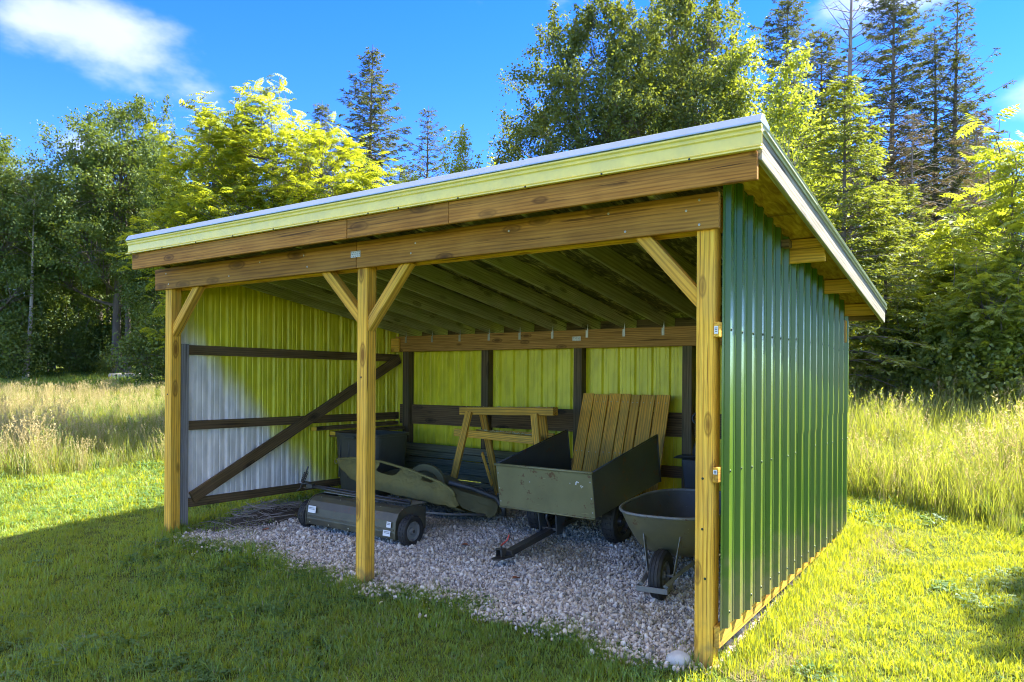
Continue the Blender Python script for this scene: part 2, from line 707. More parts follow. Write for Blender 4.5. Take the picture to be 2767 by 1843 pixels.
W_SAW = mat_wood('sawhorse_pine', (0.76, 0.36, 0.035), (0.90, 0.50, 0.06), (0.20, 0.11, 0.03), stain=(0.30, 0.21, 0.05), stain_amt=0.5)
W_GATE = mat_wood('gate_plank_pine', (0.80, 0.36, 0.035), (0.93, 0.50, 0.065), (0.24, 0.125, 0.035), stain=(0.28, 0.20, 0.05), stain_amt=0.5)
W_OLIVE = mat_wood('grey_green_siding', (0.20, 0.185, 0.095), (0.29, 0.265, 0.14), (0.11, 0.10, 0.055), knots=0.2, stain=(0.15, 0.16, 0.06), stain_amt=0.6)
GREEN = mat_paint('green_panel_paint', (0.070, 0.145, 0.018), rough=0.2, var=0.14, dirt=(0.13, 0.15, 0.06), dirt_amt=0.45, streak=True, spec=0.42, coat=0.0, each=0.10, bump=0.12, scale=2.2, splash=(0.19, 0.17, 0.085))
TRIM = mat_paint('pale_lime_trim_paint', (0.80, 0.68, 0.17), rough=0.4, var=0.07, dirt=(0.44, 0.45, 0.20), dirt_amt=0.35)
CAP = mat_paint('pale_ridge_cap_metal', (0.36, 0.44, 0.54), rough=0.36, metal=0.3, var=0.07, dirt=(0.42, 0.46, 0.46), dirt_amt=0.4)  # blue of the reflected sky put into the cap colour
ROOF = mat_paint('roof_panel_paint', (0.42, 0.46, 0.36), rough=0.35, var=0.1)
STEEL = mat_paint('galvanised_steel', (0.44, 0.42, 0.33), rough=0.45, metal=0.6, var=0.15)
LABEL = mat_paint('paper_label', (0.75, 0.74, 0.68), rough=0.6, var=0.08)
INK = mat_paint('label_ink', (0.05, 0.05, 0.06), rough=0.7)
RUBBER = mat_paint('tyre_rubber', (0.018, 0.018, 0.017), rough=0.75, var=0.25, dirt=(0.09, 0.085, 0.06), dirt_amt=0.4, bump=0.3)
BLACKMET = mat_paint('black_tube_paint', (0.03, 0.03, 0.028), rough=0.4, var=0.2, dirt=(0.12, 0.11, 0.08), dirt_amt=0.35, rust=(0.13, 0.055, 0.022))
BLACKPL = mat_paint('black_plastic', (0.034, 0.036, 0.034), rough=0.5, var=0.15, dirt=(0.10, 0.10, 0.07), dirt_amt=0.5)
GREYPL = mat_paint('grey_wheel_plastic', (0.20, 0.20, 0.18), rough=0.55, var=0.1)
HOUSING = mat_paint('sweeper_housing_paint', (0.075, 0.070, 0.045), rough=0.42, var=0.2, dirt=(0.16, 0.15, 0.07), dirt_amt=0.55, scale=5, rust=(0.13, 0.055, 0.022))
PLATE = mat_paint('dusty_cover_plate', (0.20, 0.20, 0.17), rough=0.5, var=0.2, dirt=(0.30, 0.28, 0.20), dirt_amt=0.5, rust=(0.13, 0.055, 0.022))
CANVAS = mat_paint('olive_canvas', (0.20, 0.165, 0.040), rough=0.85, var=0.16, dirt=(0.16, 0.15, 0.05), dirt_amt=0.6, scale=3.5, bump=0.25)
CANVASD = mat_paint('olive_canvas_lining', (0.13, 0.12, 0.045), rough=0.9, var=0.16, dirt=(0.09, 0.09, 0.04), dirt_amt=0.6, scale=3.5)
CARTM = mat_paint('cart_olive_steel', (0.215, 0.195, 0.085), rough=0.42, var=0.14, dirt=(0.26, 0.26, 0.11), dirt_amt=0.45, scale=3.0, metal=0.15, rust=(0.13, 0.055, 0.022))
CARTS = mat_paint('cart_side_steel', (0.058, 0.064, 0.062), rough=0.42, var=0.2, dirt=(0.11, 0.11, 0.08), dirt_amt=0.5, scale=3.0, metal=0.15, rust=(0.13, 0.055, 0.022))
BARROW = mat_paint('barrow_tray_steel', (0.17, 0.155, 0.085), rough=0.45, var=0.18, dirt=(0.24, 0.20, 0.05), dirt_amt=0.6, scale=2.6, metal=0.2, rust=(0.13, 0.055, 0.022))
BARIN = mat_paint('barrow_inside_rust', (0.085, 0.082, 0.066), rough=0.6, var=0.25, dirt=(0.13, 0.11, 0.07), dirt_amt=0.5, scale=4, rust=(0.13, 0.055, 0.022))
BARFR = mat_paint('barrow_frame_steel', (0.20, 0.20, 0.175), rough=0.5, var=0.2, dirt=(0.10, 0.10, 0.07), dirt_amt=0.5, metal=0.2, rust=(0.13, 0.055, 0.022))
TUBM = mat_paint('charcoal_tub_plastic', (0.085, 0.078, 0.050), rough=0.55, var=0.15, dirt=(0.11, 0.12, 0.075), dirt_amt=0.5, scale=3)
TUBSIDE = mat_paint('faded_tub_plastic', (0.13, 0.14, 0.085), rough=0.6, var=0.15, scale=3)
YELLOWEND = mat_paint('yellow_end_paint', (0.80, 0.47, 0.03), rough=0.6, var=0.1)
RED = mat_paint('red_clip_plastic', (0.55, 0.06, 0.03), rough=0.45)
STONE = mat_paint('pale_fieldstone', (0.50, 0.49, 0.45), rough=0.8, var=0.25, dirt=(0.32, 0.29, 0.20), dirt_amt=0.5, scale=7, bump=0.6)
TWIG = mat_paint('dry_twig', (0.26, 0.23, 0.19), rough=0.85, var=0.35, scale=11)
BARK = mat_paint('grey_brown_bark', (0.115, 0.095, 0.075), rough=0.9, var=0.35, dirt=(0.20, 0.19, 0.16), dirt_amt=0.6, scale=5, bump=0.8, streak=True)
BARKL = mat_paint('pale_poplar_bark', (0.34, 0.31, 0.25), rough=0.9, var=0.3, dirt=(0.14, 0.13, 0.10), dirt_amt=0.7, scale=5, bump=0.6, streak=True)
DEADW = mat_paint('dead_grey_branch', (0.23, 0.195, 0.175), rough=0.9, var=0.3, scale=4)
L_WALNUT = mat_leaf('walnut_leaf', (0.055, 0.11, 0.012), (0.20, 0.26, 0.016), (0.52, 0.56, 0.025), 0.46, 0.015)
L_OAK = mat_leaf('oak_leaf', (0.038, 0.085, 0.016), (0.115, 0.170, 0.026), (0.30, 0.38, 0.03), 0.27, 0.03)
L_MAPLE = mat_leaf('maple_leaf', (0.034, 0.075, 0.020), (0.115, 0.155, 0.026), (0.38, 0.43, 0.035), 0.27, 0.03)
L_BRIGHT = mat_leaf('young_bright_leaf', (0.085, 0.155, 0.014), (0.21, 0.28, 0.022), (0.54, 0.60, 0.03), 0.50, 0.06)
L_SPRUCE = mat_leaf('spruce_needle', (0.025, 0.050, 0.014), (0.085, 0.110, 0.024), (0.20, 0.22, 0.025), 0.3, 0.05)
L_HEMLOCK = mat_leaf('hemlock_needle', (0.045, 0.095, 0.015), (0.155, 0.205, 0.022), (0.40, 0.45, 0.03), 0.4, 0.05)
L_DEADN = mat_leaf('browning_needle', (0.075, 0.068, 0.045), (0.165, 0.135, 0.075), (0.22, 0.17, 0.07), 0.25, 0.03)

# ------------------------------------------------------------------ terrain
def gz(x, y):
    x = np.asarray(x, float)
    y = np.asarray(y, float)
    yy = np.where(y > 22, 22 + (y - 22) * 0.25, y)
    xx = np.clip(x, -60, 40)
    z = -0.02 * xx + 0.083 * np.clip(yy, -30, 60)
    z = z + 0.015 * np.clip(-10 - xx, 0, 45)
    near = np.exp(-(((x + 3) / 6.0) ** 2 + ((y - 1.5) / 4.5) ** 2))
    z = z + (1 - near) * (0.035 * np.sin(x * 0.9 + 1.3) * np.cos(y * 0.8) + 0.02 * np.sin(x * 2.1 + y * 1.7))
    return z


def g1(x, y):
    return float(gz(x, y))


MEADOW = np.array([(-40, -22), (-16, -6), (-11.5, 0.2), (-10.2, 2.3), (-8.2, 4.9), (-3, 5.4), (-0.2, 5.35), (1.6, 4.75), (4, 4.2), (10, 3)], float)


def meadow_depth(x, y):
    """positive = metres beyond the mown edge (signed distance to the polyline)."""
    P = np.stack([np.asarray(x, float), np.asarray(y, float)], -1)
    best = np.full(P.shape[:-1], 1e9)
    sg = np.ones(P.shape[:-1])
    for a, b in zip(MEADOW[:-1], MEADOW[1:]):
        d = b - a
        t = np.clip(((P - a) @ d) / (d @ d), 0, 1)
        q = P - (a + t[..., None] * d)
        ds = np.hypot(q[..., 0], q[..., 1])
        cr = d[0] * (P[..., 1] - a[1]) - d[1] * (P[..., 0] - a[0])
        up = ds < best
        best = np.where(up, ds, best)
        sg = np.where(up, np.sign(cr), sg)
    return best * sg


def mat_ground():
    m, nt, N, L, out = new_mat('lawn_soil')
    b = N('ShaderNodeBsdfPrincipled')
    tc = N('ShaderNodeTexCoord')
    n1 = N('ShaderNodeTexNoise')
    setin(n1, 'Scale', 1.3)
    setin(n1, 'Detail', 9.0)
    L(tc.outputs['Object'], n1.inputs['Vector'])
    n2 = N('ShaderNodeTexNoise')
    setin(n2, 'Scale', 26.0)
    setin(n2, 'Detail', 6.0)
    L(tc.outputs['Object'], n2.inputs['Vector'])
    r1 = ramp(N, [(0.3, (0.050, 0.090, 0.016)), (0.7, (0.11, 0.145, 0.026))])
    L(n1.outputs[0], r1.inputs[0])
    r2 = ramp(N, [(0.3, (0.45, 0.42, 0.4)), (0.7, (1.15, 1.1, 1.0))])
    L(n2.outputs[0], r2.inputs[0])
    L(mixc(N, L, 1.0, r1.outputs[0], r2.outputs[0], 'MULTIPLY'), b.inputs['Base Color'])
    setin(b, 'Roughness', 0.95)
    setin(b, 'Specular IOR Level', 0.1)
    bp = N('ShaderNodeBump')
    setin(bp, 'Strength', 0.7)
    setin(bp, 'Distance', 0.03)
    L(n2.outputs[0], bp.inputs['Height'])
    L(bp.outputs[0], b.inputs['Normal'])
    L(b.outputs[0], out.inputs[0])
    return m


def build_ground():
    t = np.linspace(-1, 1, 191)
    ax = np.sign(t) * (np.abs(t) * 14 + np.abs(t) ** 4 * 180)
    X, Y = np.meshgrid(ax - 3, ax + 2, indexing='ij')
    Z = gz(X, Y)
    V = np.stack([X, Y, Z], -1).reshape(-1, 3)
    n = len(t)
    i, j = np.meshgrid(np.arange(n - 1), np.arange(n - 1), indexing='ij')
    a = (i * n + j).ravel()
    F = np.stack([a, a + n, a + n + 1, a + 1], 1)
    o = link('ground', indexed_mesh('ground', V, F, mat_ground()))
    o['kind'] = 'structure'
    return o


build_ground()


def gravel_edge(x):
    """front edge of the gravel bed (y as a function of x)."""
    x = np.asarray(x, float)
    return -0.06 + 0.07 * np.sin(x * 2.3) + 0.05 * np.sin(x * 5.1 + 1) + 0.03 * np.sin(x * 11.3)


def build_gravel_bed():
    m = mat_paint('crushed_stone_dust', (0.27, 0.25, 0.235), rough=0.9, var=0.4, dirt=(0.13, 0.12, 0.075), dirt_amt=0.7, scale=22, bump=1.0)
    xs = np.linspace(-6.12, 0.0, 60)
    vs = np.linspace(0, 1, 30)
    V, F = [], []
    for x in xs:
        y0 = float(gravel_edge(x))
        for v in vs:
            y = y0 + (3.78 - y0) * v
            V.append((x, y, g1(x, y) + 0.012 * min(1, v * 12)))
    k = len(vs)
    for i in range(len(xs) - 1):
        for j in range(k - 1):
            F.append((i * k + j, (i + 1) * k + j, (i + 1) * k + j + 1, i * k + j + 1))
    o = link('gravel_bed', indexed_mesh('gravel_bed', V, F, m))
    o['kind'] = 'structure'


build_gravel_bed()

# ------------------------------------------------------------------ the shed
P = 0.122
WL = -6.206            # right face of the left front post
SLOPE = 0.155


def rb(y):             # rafter underside
    return 3.115 - SLOPE * y


def zs(y):             # sheathing underside
    return 3.285 - SLOPE * y


def mat_panel_inside(name, corner_white):
    """Pale metal backing with lawn light painted in as a yellow-green tint; with corner_white the tint fades out towards the open corner."""
    m, nt, N, L, out = new_mat(name)
    b = N('ShaderNodeBsdfPrincipled')
    ge = N('ShaderNodeNewGeometry')
    n1 = N('ShaderNodeTexNoise')
    setin(n1, 'Scale', 1.6)
    setin(n1, 'Detail', 5.0)
    mp = N('ShaderNodeMapping')
    mp.inputs['Scale'].default_value = (1, 1, 0.35)
    L(ge.outputs['Position'], mp.inputs[0])
    L(mp.outputs[0], n1.inputs['Vector'])
    bounce = ramp(N, [(0.3, (0.74, 0.66, 0.022)), (0.7, (0.86, 0.77, 0.035))])  # yellow-green light off the lawn put into the panel colour
    L(n1.outputs[0], bounce.inputs[0])
    n3 = N('ShaderNodeTexNoise')
    setin(n3, 'Scale', 9.0)
    setin(n3, 'Detail', 6.0)
    L(mp.outputs[0], n3.inputs['Vector'])
    dr = ramp(N, [(0.35, (0.82, 0.82, 0.8)), (0.6, (1.04, 1.04, 1.04))])
    L(n3.outputs[0], dr.inputs[0])
    col = bounce.outputs[0]
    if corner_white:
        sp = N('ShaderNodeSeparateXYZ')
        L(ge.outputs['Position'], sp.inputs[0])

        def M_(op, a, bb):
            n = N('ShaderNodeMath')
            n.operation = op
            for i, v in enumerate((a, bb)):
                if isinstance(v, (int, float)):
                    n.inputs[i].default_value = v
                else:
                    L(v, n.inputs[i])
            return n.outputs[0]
        # painted bounce light ends here: white near the open front and low down
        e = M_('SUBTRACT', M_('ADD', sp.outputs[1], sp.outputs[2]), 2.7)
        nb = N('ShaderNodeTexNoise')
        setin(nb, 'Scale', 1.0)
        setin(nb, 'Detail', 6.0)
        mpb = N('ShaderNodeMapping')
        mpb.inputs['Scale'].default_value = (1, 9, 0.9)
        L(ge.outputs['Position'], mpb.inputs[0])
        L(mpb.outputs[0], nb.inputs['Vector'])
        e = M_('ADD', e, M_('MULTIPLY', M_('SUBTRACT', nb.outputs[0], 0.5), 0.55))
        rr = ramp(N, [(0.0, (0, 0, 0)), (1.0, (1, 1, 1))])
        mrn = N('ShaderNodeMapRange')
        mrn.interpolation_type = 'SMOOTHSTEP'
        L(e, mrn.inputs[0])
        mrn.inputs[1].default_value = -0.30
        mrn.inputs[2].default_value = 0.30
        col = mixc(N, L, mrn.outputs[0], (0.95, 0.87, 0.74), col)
    col = mixc(N, L, 1.0, col, dr.outputs[0], 'MULTIPLY')
    L(col, b.inputs['Base Color'])
    setin(b, 'Roughness', 0.42)
    setin(b, 'Specular IOR Level', 0.45)
    L(b.outputs[0], out.inputs[0])
    return m


PANEL_BACK = mat_panel_inside('bounce_on_back_panels', False)
PANEL_LEFT = mat_panel_inside('bounce_on_side_panels', True)


def mat_sheath(name, lo, mid, hi):
    m, nt, N, L, out = new_mat(name)
    b = N('ShaderNodeBsdfPrincipled')
    tc = N('ShaderNodeTexCoord')
    mp = N('ShaderNodeMapping')
    mp.inputs['Scale'].default_value = (20, 5.0, 1)
    mp.inputs['Rotation'].default_value = (0, 0, 0.25)
    L(tc.outputs['Object'], mp.inputs[0])
    n1 = N('ShaderNodeTexNoise')
    setin(n1, 'Scale', 1.0)
    setin(n1, 'Detail', 5.0)
    setin(n1, 'Distortion', 1.2)
    L(mp.outputs[0], n1.inputs['Vector'])
    n2 = N('ShaderNodeTexNoise')
    setin(n2, 'Scale', 1.1)
    setin(n2, 'Detail', 3.0)
    L(tc.outputs['Object'], n2.inputs['Vector'])
    r = ramp(N, [(0.35, lo), (0.55, mid), (0.70, hi)])
    L(n1.outputs[0], r.inputs[0])
    r2 = ramp(N, [(0.35, (0.55, 0.55, 0.55)), (0.65, (1.1, 1.1, 1.1))])
    L(n2.outputs[0], r2.inputs[0])
    L(mixc(N, L, 1.0, r.outputs[0], r2.outputs[0], 'MULTIPLY'), b.inputs['Base Color'])
    setin(b, 'Roughness', 0.85)
    setin(b, 'Specular IOR Level', 0.15)
    L(b.outputs[0], out.inputs[0])
    return m


SHEATH = mat_sheath('mouldy_flake_board', (0.10, 0.092, 0.048), (0.22, 0.195, 0.08), (0.66, 0.60, 0.22))
SOFFIT = mat_sheath('amber_flake_board', (0.36, 0.19, 0.03), (0.58, 0.35, 0.05), (0.70, 0.46, 0.09))

shed = thing('open_front_shed', 'open-fronted lean-to shed of pine posts with green ribbed metal walls', 'shed')


def rib_profile(u0, u1):
    """(u, height) points of the ribbed sheet between u0 and u1."""
    pts = [(u0, 0.0)]
    s = 0.2286
    k0 = math.floor(u0 / s) - 1
    for k in range(k0, int(u1 / s) + 2):
        c = (k + 0.5) * s
        for q in ((c - 0.036, 0.0), (c - 0.017, 0.029), (c + 0.017, 0.029), (c + 0.036, 0.0),
                  (c + 0.066, 0.0), (c + 0.072, 0.005), (c + 0.082, 0.005), (c + 0.088, 0.0),
                  (c + 0.140, 0.0), (c + 0.146, 0.005), (c + 0.156, 0.005), (c + 0.162, 0.0)):
            if u0 + 0.002 < q[0] < u1 - 0.002:
                pts.append(q)
    pts.append((u1, 0.0))
    pts.sort()
    return pts


def metal_panel(o, ud, nd, u0, u1, zb, zt, mats, lift=0.0, name='metal_panel'):
    """Ribbed sheet: origin o, u along ud, ribs standing out along nd. zb, zt: functions of u."""
    o, ud, nd = (np.array(v, float) for v in (o, ud, nd))
    pr = rib_profile(u0, u1)
    k = len(pr)
    th = 0.0025
    V = []
    for layer in (1, 0):
        for zf in (zb, zt):
            for u, h in pr:
                p = o + ud * u + nd * (h + lift + (th if layer else 0))
                V.append((p[0], p[1], zf(u)))
    F, M = [], []
    A = Acc()
    for i in range(k - 1):
        F.append((i, i + 1, k + i + 1, k + i))
        M.append(0)
        F.append((2 * k + i, 3 * k + i, 3 * k + i + 1, 2 * k + i + 1))
        M.append(1)
        F.append((i, 2 * k + i, 2 * k + i + 1, i + 1))
        M.append(0)
        F.append((k + i, k + i + 1, 3 * k + i + 1, 3 * k + i))
        M.append(0)
    F += [(0, k, 3 * k, 2 * k), (k - 1, 3 * k - 1, 4 * k - 1, 2 * k - 1)]
    M += [0, 0]
    A.V, A.F, A.M, A.n = [np.array(V)], F, M, len(V)
    return A.build(name, mats, shed)


SCREW = Acc().lathe([(0.0, 0.006), (0.007, 0.004), (0.009, 0.0), (0.0, 0.0)], (0, 0, 0), 'z', 8).mesh('screw', mat_paint('dark_screw_head', (0.03, 0.05, 0.03), rough=0.4, metal=0.4))
NAIL = Acc().lathe([(0.0, 0.003), (0.006, 0.002), (0.007, 0.0), (0.0, 0.0)], (0, 0, 0), 'z', 7).mesh('nail_head', STEEL)


def dot(mesh, name, p, n, parent, s=1.0):
    o = link(name, mesh, parent)
    o.matrix_local = Matrix.Translation(p) @ Vector(n).to_track_quat('Z', 'Y').to_matrix().to_4x4() @ Matrix.Scale(s, 4)
    return o


# posts
def post(name, x, y, z0, z1, mat, s=P):
    return board(name, (x + s / 2, y + s / 2, z0), (x + s / 2, y + s / 2, z1), s, s, mat, shed, up=(0, 1, 0), bevel=0.006)


front = [(WL - P, g1(WL, 0)), (-3.155 - P, g1(-3.2, 0)), (-P, g1(0, 0))]
for x, z in front:
    post('post', x, 0.0, z - 0.06, 3.09, W_POST)
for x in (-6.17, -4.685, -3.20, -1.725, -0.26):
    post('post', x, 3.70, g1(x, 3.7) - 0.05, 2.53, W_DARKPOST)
# header: outer ply in two lengths, inner ply
board('header_beam', (WL - P - 0.144, -0.021, 2.9835), (-3.252, -0.021, 2.9835), 0.233, 0.038, W_HEAD, shed)
board('header_beam', (-3.248, -0.021, 2.9835), (0.038, -0.021, 2.9835), 0.233, 0.038, W_HEAD, shed)
board('header_beam', (WL - P, 0.142, 2.982), (0.0, 0.142, 2.982), 0.23, 0.038, W_POST, shed)
# fascia in two lengths
board('fascia_board', (-6.425, -0.312, 3.147), (-3.066, -0.312, 3.147), 0.166, 0.036, W_HEAD, shed)
board('fascia_board', (-3.058, -0.312, 3.149), (-1.957, -0.312, 3.149), 0.168, 0.036, W_HEAD, shed)
board('fascia_board', (-1.954, -0.312, 3.149), (0.368, -0.312, 3.149), 0.168, 0.036, W_HEAD, shed)
# knee braces
S2 = 0.088


def brace(x0, z0, x1, z1):
    board('knee_brace', (x0, 0.06, z0), (x1, 0.06, z1), S2, 0.086, W_POST, shed, up=(0, 0, 1))


brace(-6.245, 2.37, -5.745, 2.90)
brace(-3.235, 2.395, -3.745, 2.90)
brace(-3.195, 2.33, -2.70, 2.90)
brace(-0.095, 2.40, -0.545, 2.90)
# rafters, hangers
RX = [-5.58 + 0.515 * i for i in range(-1, 12)]
for x in RX:
    if x > 0.0:
        continue
    y0, y1 = -0.29, 4.03
    board('rafter', (x, y0, rb(y0) + 0.0825), (x, y1, rb(y1) + 0.0825), 0.163, 0.038, W_RAFT, shed)
TIE = Acc().box((0, -0.002, 0.0), (0.035, 0.003, 0.09)).box((0.009, -0.001, 0.075), (0.014, 0.003, 0.09)).box((-0.004, -0.004, -0.02), (0.006, 0.004, 0.006)).box((0.006, -0.004, 0.015), (0.006, 0.004, 0.006)).mesh('rafter_tie', STEEL)
for x in RX[:-2]:
    link('rafter_tie', TIE, shed, (x + 0.026, 3.659, 2.475))
# back beam, its mending plate and the plate on the header
board('back_beam', (-6.28, 3.68, 2.415), (0.07, 3.68, 2.415), 0.232, 0.038, W_BEAM, shed)
PLATE_ME = Acc().box((0, 0, 0), (0.12, 0.003, 0.055)).mesh('mending_plate', STEEL)
HOLE = Acc().box((0, 0, 0), (0.006, 0.0015, 0.006)).mesh('nail_hole', INK)
for loc in ((-3.255, -0.0425, 2.99), (-3.13, 3.658, 2.42)):
    pl = link('mending_plate', PLATE_ME, shed, loc)
    for i in range(5):
        for j in range(3):
            link('nail_hole', HOLE, pl, (-0.045 + 0.0225 * i + 0.005 * (j % 2), -0.002, -0.018 + 0.018 * j))
# short block at the back left corner under the beam (fresh end grain)
board('corner_block', (-6.33, 3.63, 2.40), (-6.17, 3.63, 2.40), 0.20, 0.04, W_POST, shed)
# left wall: girts, end board, diagonal, sheets
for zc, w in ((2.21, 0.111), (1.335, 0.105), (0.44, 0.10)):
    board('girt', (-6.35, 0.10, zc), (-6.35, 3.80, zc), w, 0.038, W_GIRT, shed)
board('end_board', (-6.312, 0.205, 0.20), (-6.312, 0.205, 2.27), 0.14, 0.036, W_GREY, shed, up=(0, 1, 0))
board('diagonal_brace', (-6.311, 0.33, 0.50), (-6.311, 3.78, 2.20), 0.14, 0.036, W_GIRT, shed)
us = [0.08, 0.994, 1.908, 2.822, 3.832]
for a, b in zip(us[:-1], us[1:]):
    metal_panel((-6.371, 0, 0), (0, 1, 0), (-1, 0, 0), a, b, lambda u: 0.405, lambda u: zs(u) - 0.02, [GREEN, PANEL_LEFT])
# back wall: girts, sheets
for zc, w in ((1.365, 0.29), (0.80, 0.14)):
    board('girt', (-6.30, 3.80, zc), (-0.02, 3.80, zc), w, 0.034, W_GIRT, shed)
ub = [-0.012] + [0.06 + 0.914 * i for i in range(1, 7)] + [6.34]
for a, b in zip(ub[:-1], ub[1:]):
    metal_panel((-6.365, 3.822, 0), (1, 0, 0), (0, 1, 0), a, b, lambda u: 0.46, lambda u: zs(3.82) - 0.17, [GREEN, PANEL_BACK])
# right wall: girts, skirt, sheets with screws
for zc in (2.218, 1.281):
    board('girt', (0.021, -0.02, zc), (0.021, 3.78, zc), 0.098, 0.038, W_POST, shed)
board('skirt_board', (0.021, 0.02, 0.225), (0.021, 3.76, 0.37), 0.14, 0.038, W_POST, shed)
board('corner_block', (0.035, 3.80, 2.30), (0.035, 3.80, 2.53), 0.13, 0.07, W_POST, shed, up=(0, 1, 0))
bot = lambda u: 0.272 + 0.016 * u
top = lambda u: zs(u) - 0.012
tiers = [(0.03, 0.93, None), (0.93, 1.84, None), (1.84, 2.76, 1.455), (2.76, 3.80, 1.575)]
for i, (a, b, sp) in enumerate(tiers):
    lift = 0.0018 * (i % 2)
    if sp is None:
        pan = [metal_panel((0.042, 0, 0), (0, 1, 0), (1, 0, 0), a, b, bot, top, [GREEN, PANEL_BACK], lift)]
    else:
        pan = [metal_panel((0.042, 0, 0), (0, 1, 0), (1, 0, 0), a, b, bot, lambda u, s=sp: s + 0.12, [GREEN, PANEL_BACK], lift),
               metal_panel((0.042, 0, 0), (0, 1, 0), (1, 0, 0), a, b, lambda u, s=sp: s, top, [GREEN, PANEL_BACK], lift + 0.006)]
    for zc in (2.225, 1.30, 0.40):
        for k in range(20):
            c = (k + 0.5) * 0.2286
            if a < c < b and rng.random() < 0.85:
                dot(SCREW, 'screw', (0.042 + 0.0325 + lift + (0.006 if sp and zc > sp else 0), c + 0.004 * rng.normal(), zc + 0.008 * rng.normal()), (1, 0, 0), pan[-1] if (sp and zc > sp) else pan[0])
# paper tags on the girt ends
for zc, s in ((2.215, 1.0), (1.30, 0.55)):
    tg = Acc().box((0, 0, 0), (0.026, 0.0015, 0.05 * s)).build('lumber_tag', LABEL, shed, (0.021, -0.0215, zc))
    for k in range(3):
        Acc().box((0, 0, 0), (0.016, 0.001, 0.004)).build('print_line', INK, tg, (0, -0.0012, (0.012 - 0.011 * k) * s))
# roof: sheathing sheets, soffit strip, metal, trims, rake board
xs_ = [-6.44, -4.9, -3.26, -1.62, 0.036]
ys_ = [-0.29, 1.20, 2.42, 4.03]
for xa, xb in zip(xs_[:-1], xs_[1:]):
    for ya, yb in zip(ys_[:-1], ys_[1:]):
        p = [(xa + .002, ya + .002, zs(ya)), (xb - .002, ya + .002, zs(ya)), (xb - .002, yb - .002, zs(yb)), (xa + .002, yb - .002, zs(yb))]
        Acc().hexa([*p, *[(a, b, c + 0.014) for a, b, c in p]]).build('roof_sheathing', SHEATH, shed)
for ya, yb in ((-0.29, 1.95), (1.953, 4.03)):
    p = [(0.038, ya, zs(ya)), (0.35, ya, zs(ya)), (0.35, yb, zs(yb)), (0.038, yb, zs(yb))]
    Acc().hexa([*p, *[(a, b, c + 0.014) for a, b, c in p]]).build('soffit_sheet', SOFFIT, shed)
for a in range(8):
    x0, x1 = -6.47 + 0.86 * a, -6.47 + 0.86 * (a + 1) - 0.002
    pr = rib_profile(0, x1 - x0)
    A = Acc()
    V = []
    for ly in (0, 1):
        for y in (-0.30, 4.09):
            for u, h in pr:
                V.append((x0 + u, y, zs(y) + 0.018 + h + 0.003 * ly))
    k = len(pr)
    F = []
    for i in range(k - 1):
        F += [(i, k + i, k + i + 1, i + 1), (2 * k + i, 2 * k + i + 1, 3 * k + i + 1, 3 * k + i), (i, i + 1, 2 * k + i + 1, 2 * k + i), (k + i, 3 * k + i, 3 * k + i + 1, k + i + 1)]
    A.add(V, F).build('roof_panel', ROOF, shed)
# front eave trim in two overlapping lengths, and the cap above it
for xa, xb, dy in ((-6.485, -2.50, 0.0), (-2.546, 0.402, -0.0035)):
    poly = [(-0.335, 3.378), (-0.362, 3.376), (-0.367, 3.362), (-0.350, 3.354), (-0.350, 3.344), (-0.356, 3.340), (-0.356, 3.334), (-0.343, 3.328), (-0.343, 3.262), (-0.352, 3.256), (-0.340, 3.248), (-0.374, 3.238), (-0.374, 3.229), (-0.335, 3.231)]
    tr = Acc().prism([(xa, y + dy, z) for y, z in poly], (xb - xa, 0, 0)).build('eave_trim', TRIM, shed, bevel=0.0015)
    for k in range(12):
        x = xa + 0.12 + 0.6 * k
        if x < xb - 0.05:
            dot(SCREW, 'screw', (x, -0.3745 + dy, 3.2325), (0, -1, 0), tr, 0.9)
for xa, xb, dy in ((-6.487, -1.2, 0.0), (-1.26, 0.404, -0.003)):
    poly = [(-0.20, 3.400), (-0.318, 3.440), (-0.340, 3.437), (-0.372, 3.388), (-0.372, 3.379), (-0.32, 3.379), (-0.20, 3.372)]
    Acc().prism([(xa, y + dy, z + (0.001 if dy else 0)) for y, z in poly], (xb - xa, 0, 0)).build('ridge_cap', CAP, shed, bevel=0.002)


def slope_prism(x0, x1, y0, y1, b, t, name, mat):
    p = [(x0, y0, zs(y0) + b), (x1, y0, zs(y0) + b), (x1, y1, zs(y1) + b), (x0, y1, zs(y1) + b)]
    q = [(x0, y0, zs(y0) + t), (x1, y0, zs(y0) + t), (x1, y1, zs(y1) + t), (x0, y1, zs(y1) + t)]
    return Acc().hexa([*p, *q]).build(name, mat, shed, bevel=0.003)


o = board('rake_board', (0.369, -0.285, zs(-0.285) - 0.062), (0.369, 4.05, zs(4.05) - 0.062), 0.165, 0.034, W_RAKE, shed)
board('rake_board', (-6.445, -0.285, zs(-0.285) - 0.062), (-6.445, 4.05, zs(4.05) - 0.062), 0.165, 0.034, W_RAKE, shed)
RAKEM = mat_paint('rake_trim_metal', (0.50, 0.54, 0.40), rough=0.35, var=0.08, dirt=(0.34, 0.37, 0.26), dirt_amt=0.4)
slope_prism(0.388, 0.396, -0.33, 1.02, 0.0, 0.062, 'rake_trim', RAKEM)
slope_prism(0.388, 0.3935, 0.98, 4.10, 0.004, 0.058, 'rake_trim', RAKEM)
slope_prism(0.30, 0.402, -0.33, 1.02, 0.062, 0.068, 'rake_trim', RAKEM)
slope_prism(0.30, 0.400, 0.98, 4.10, 0.058, 0.063, 'rake_trim', RAKEM)
slope_prism(-6.475, -6.465, -0.33, 4.10, 0.0, 0.06, 'rake_trim', RAKEM)
board('back_fascia', (-6.44, 4.05, zs(4.05) - 0.05), (0.352, 4.05, zs(4.05) - 0.05), 0.12, 0.03, W_GIRT, shed)
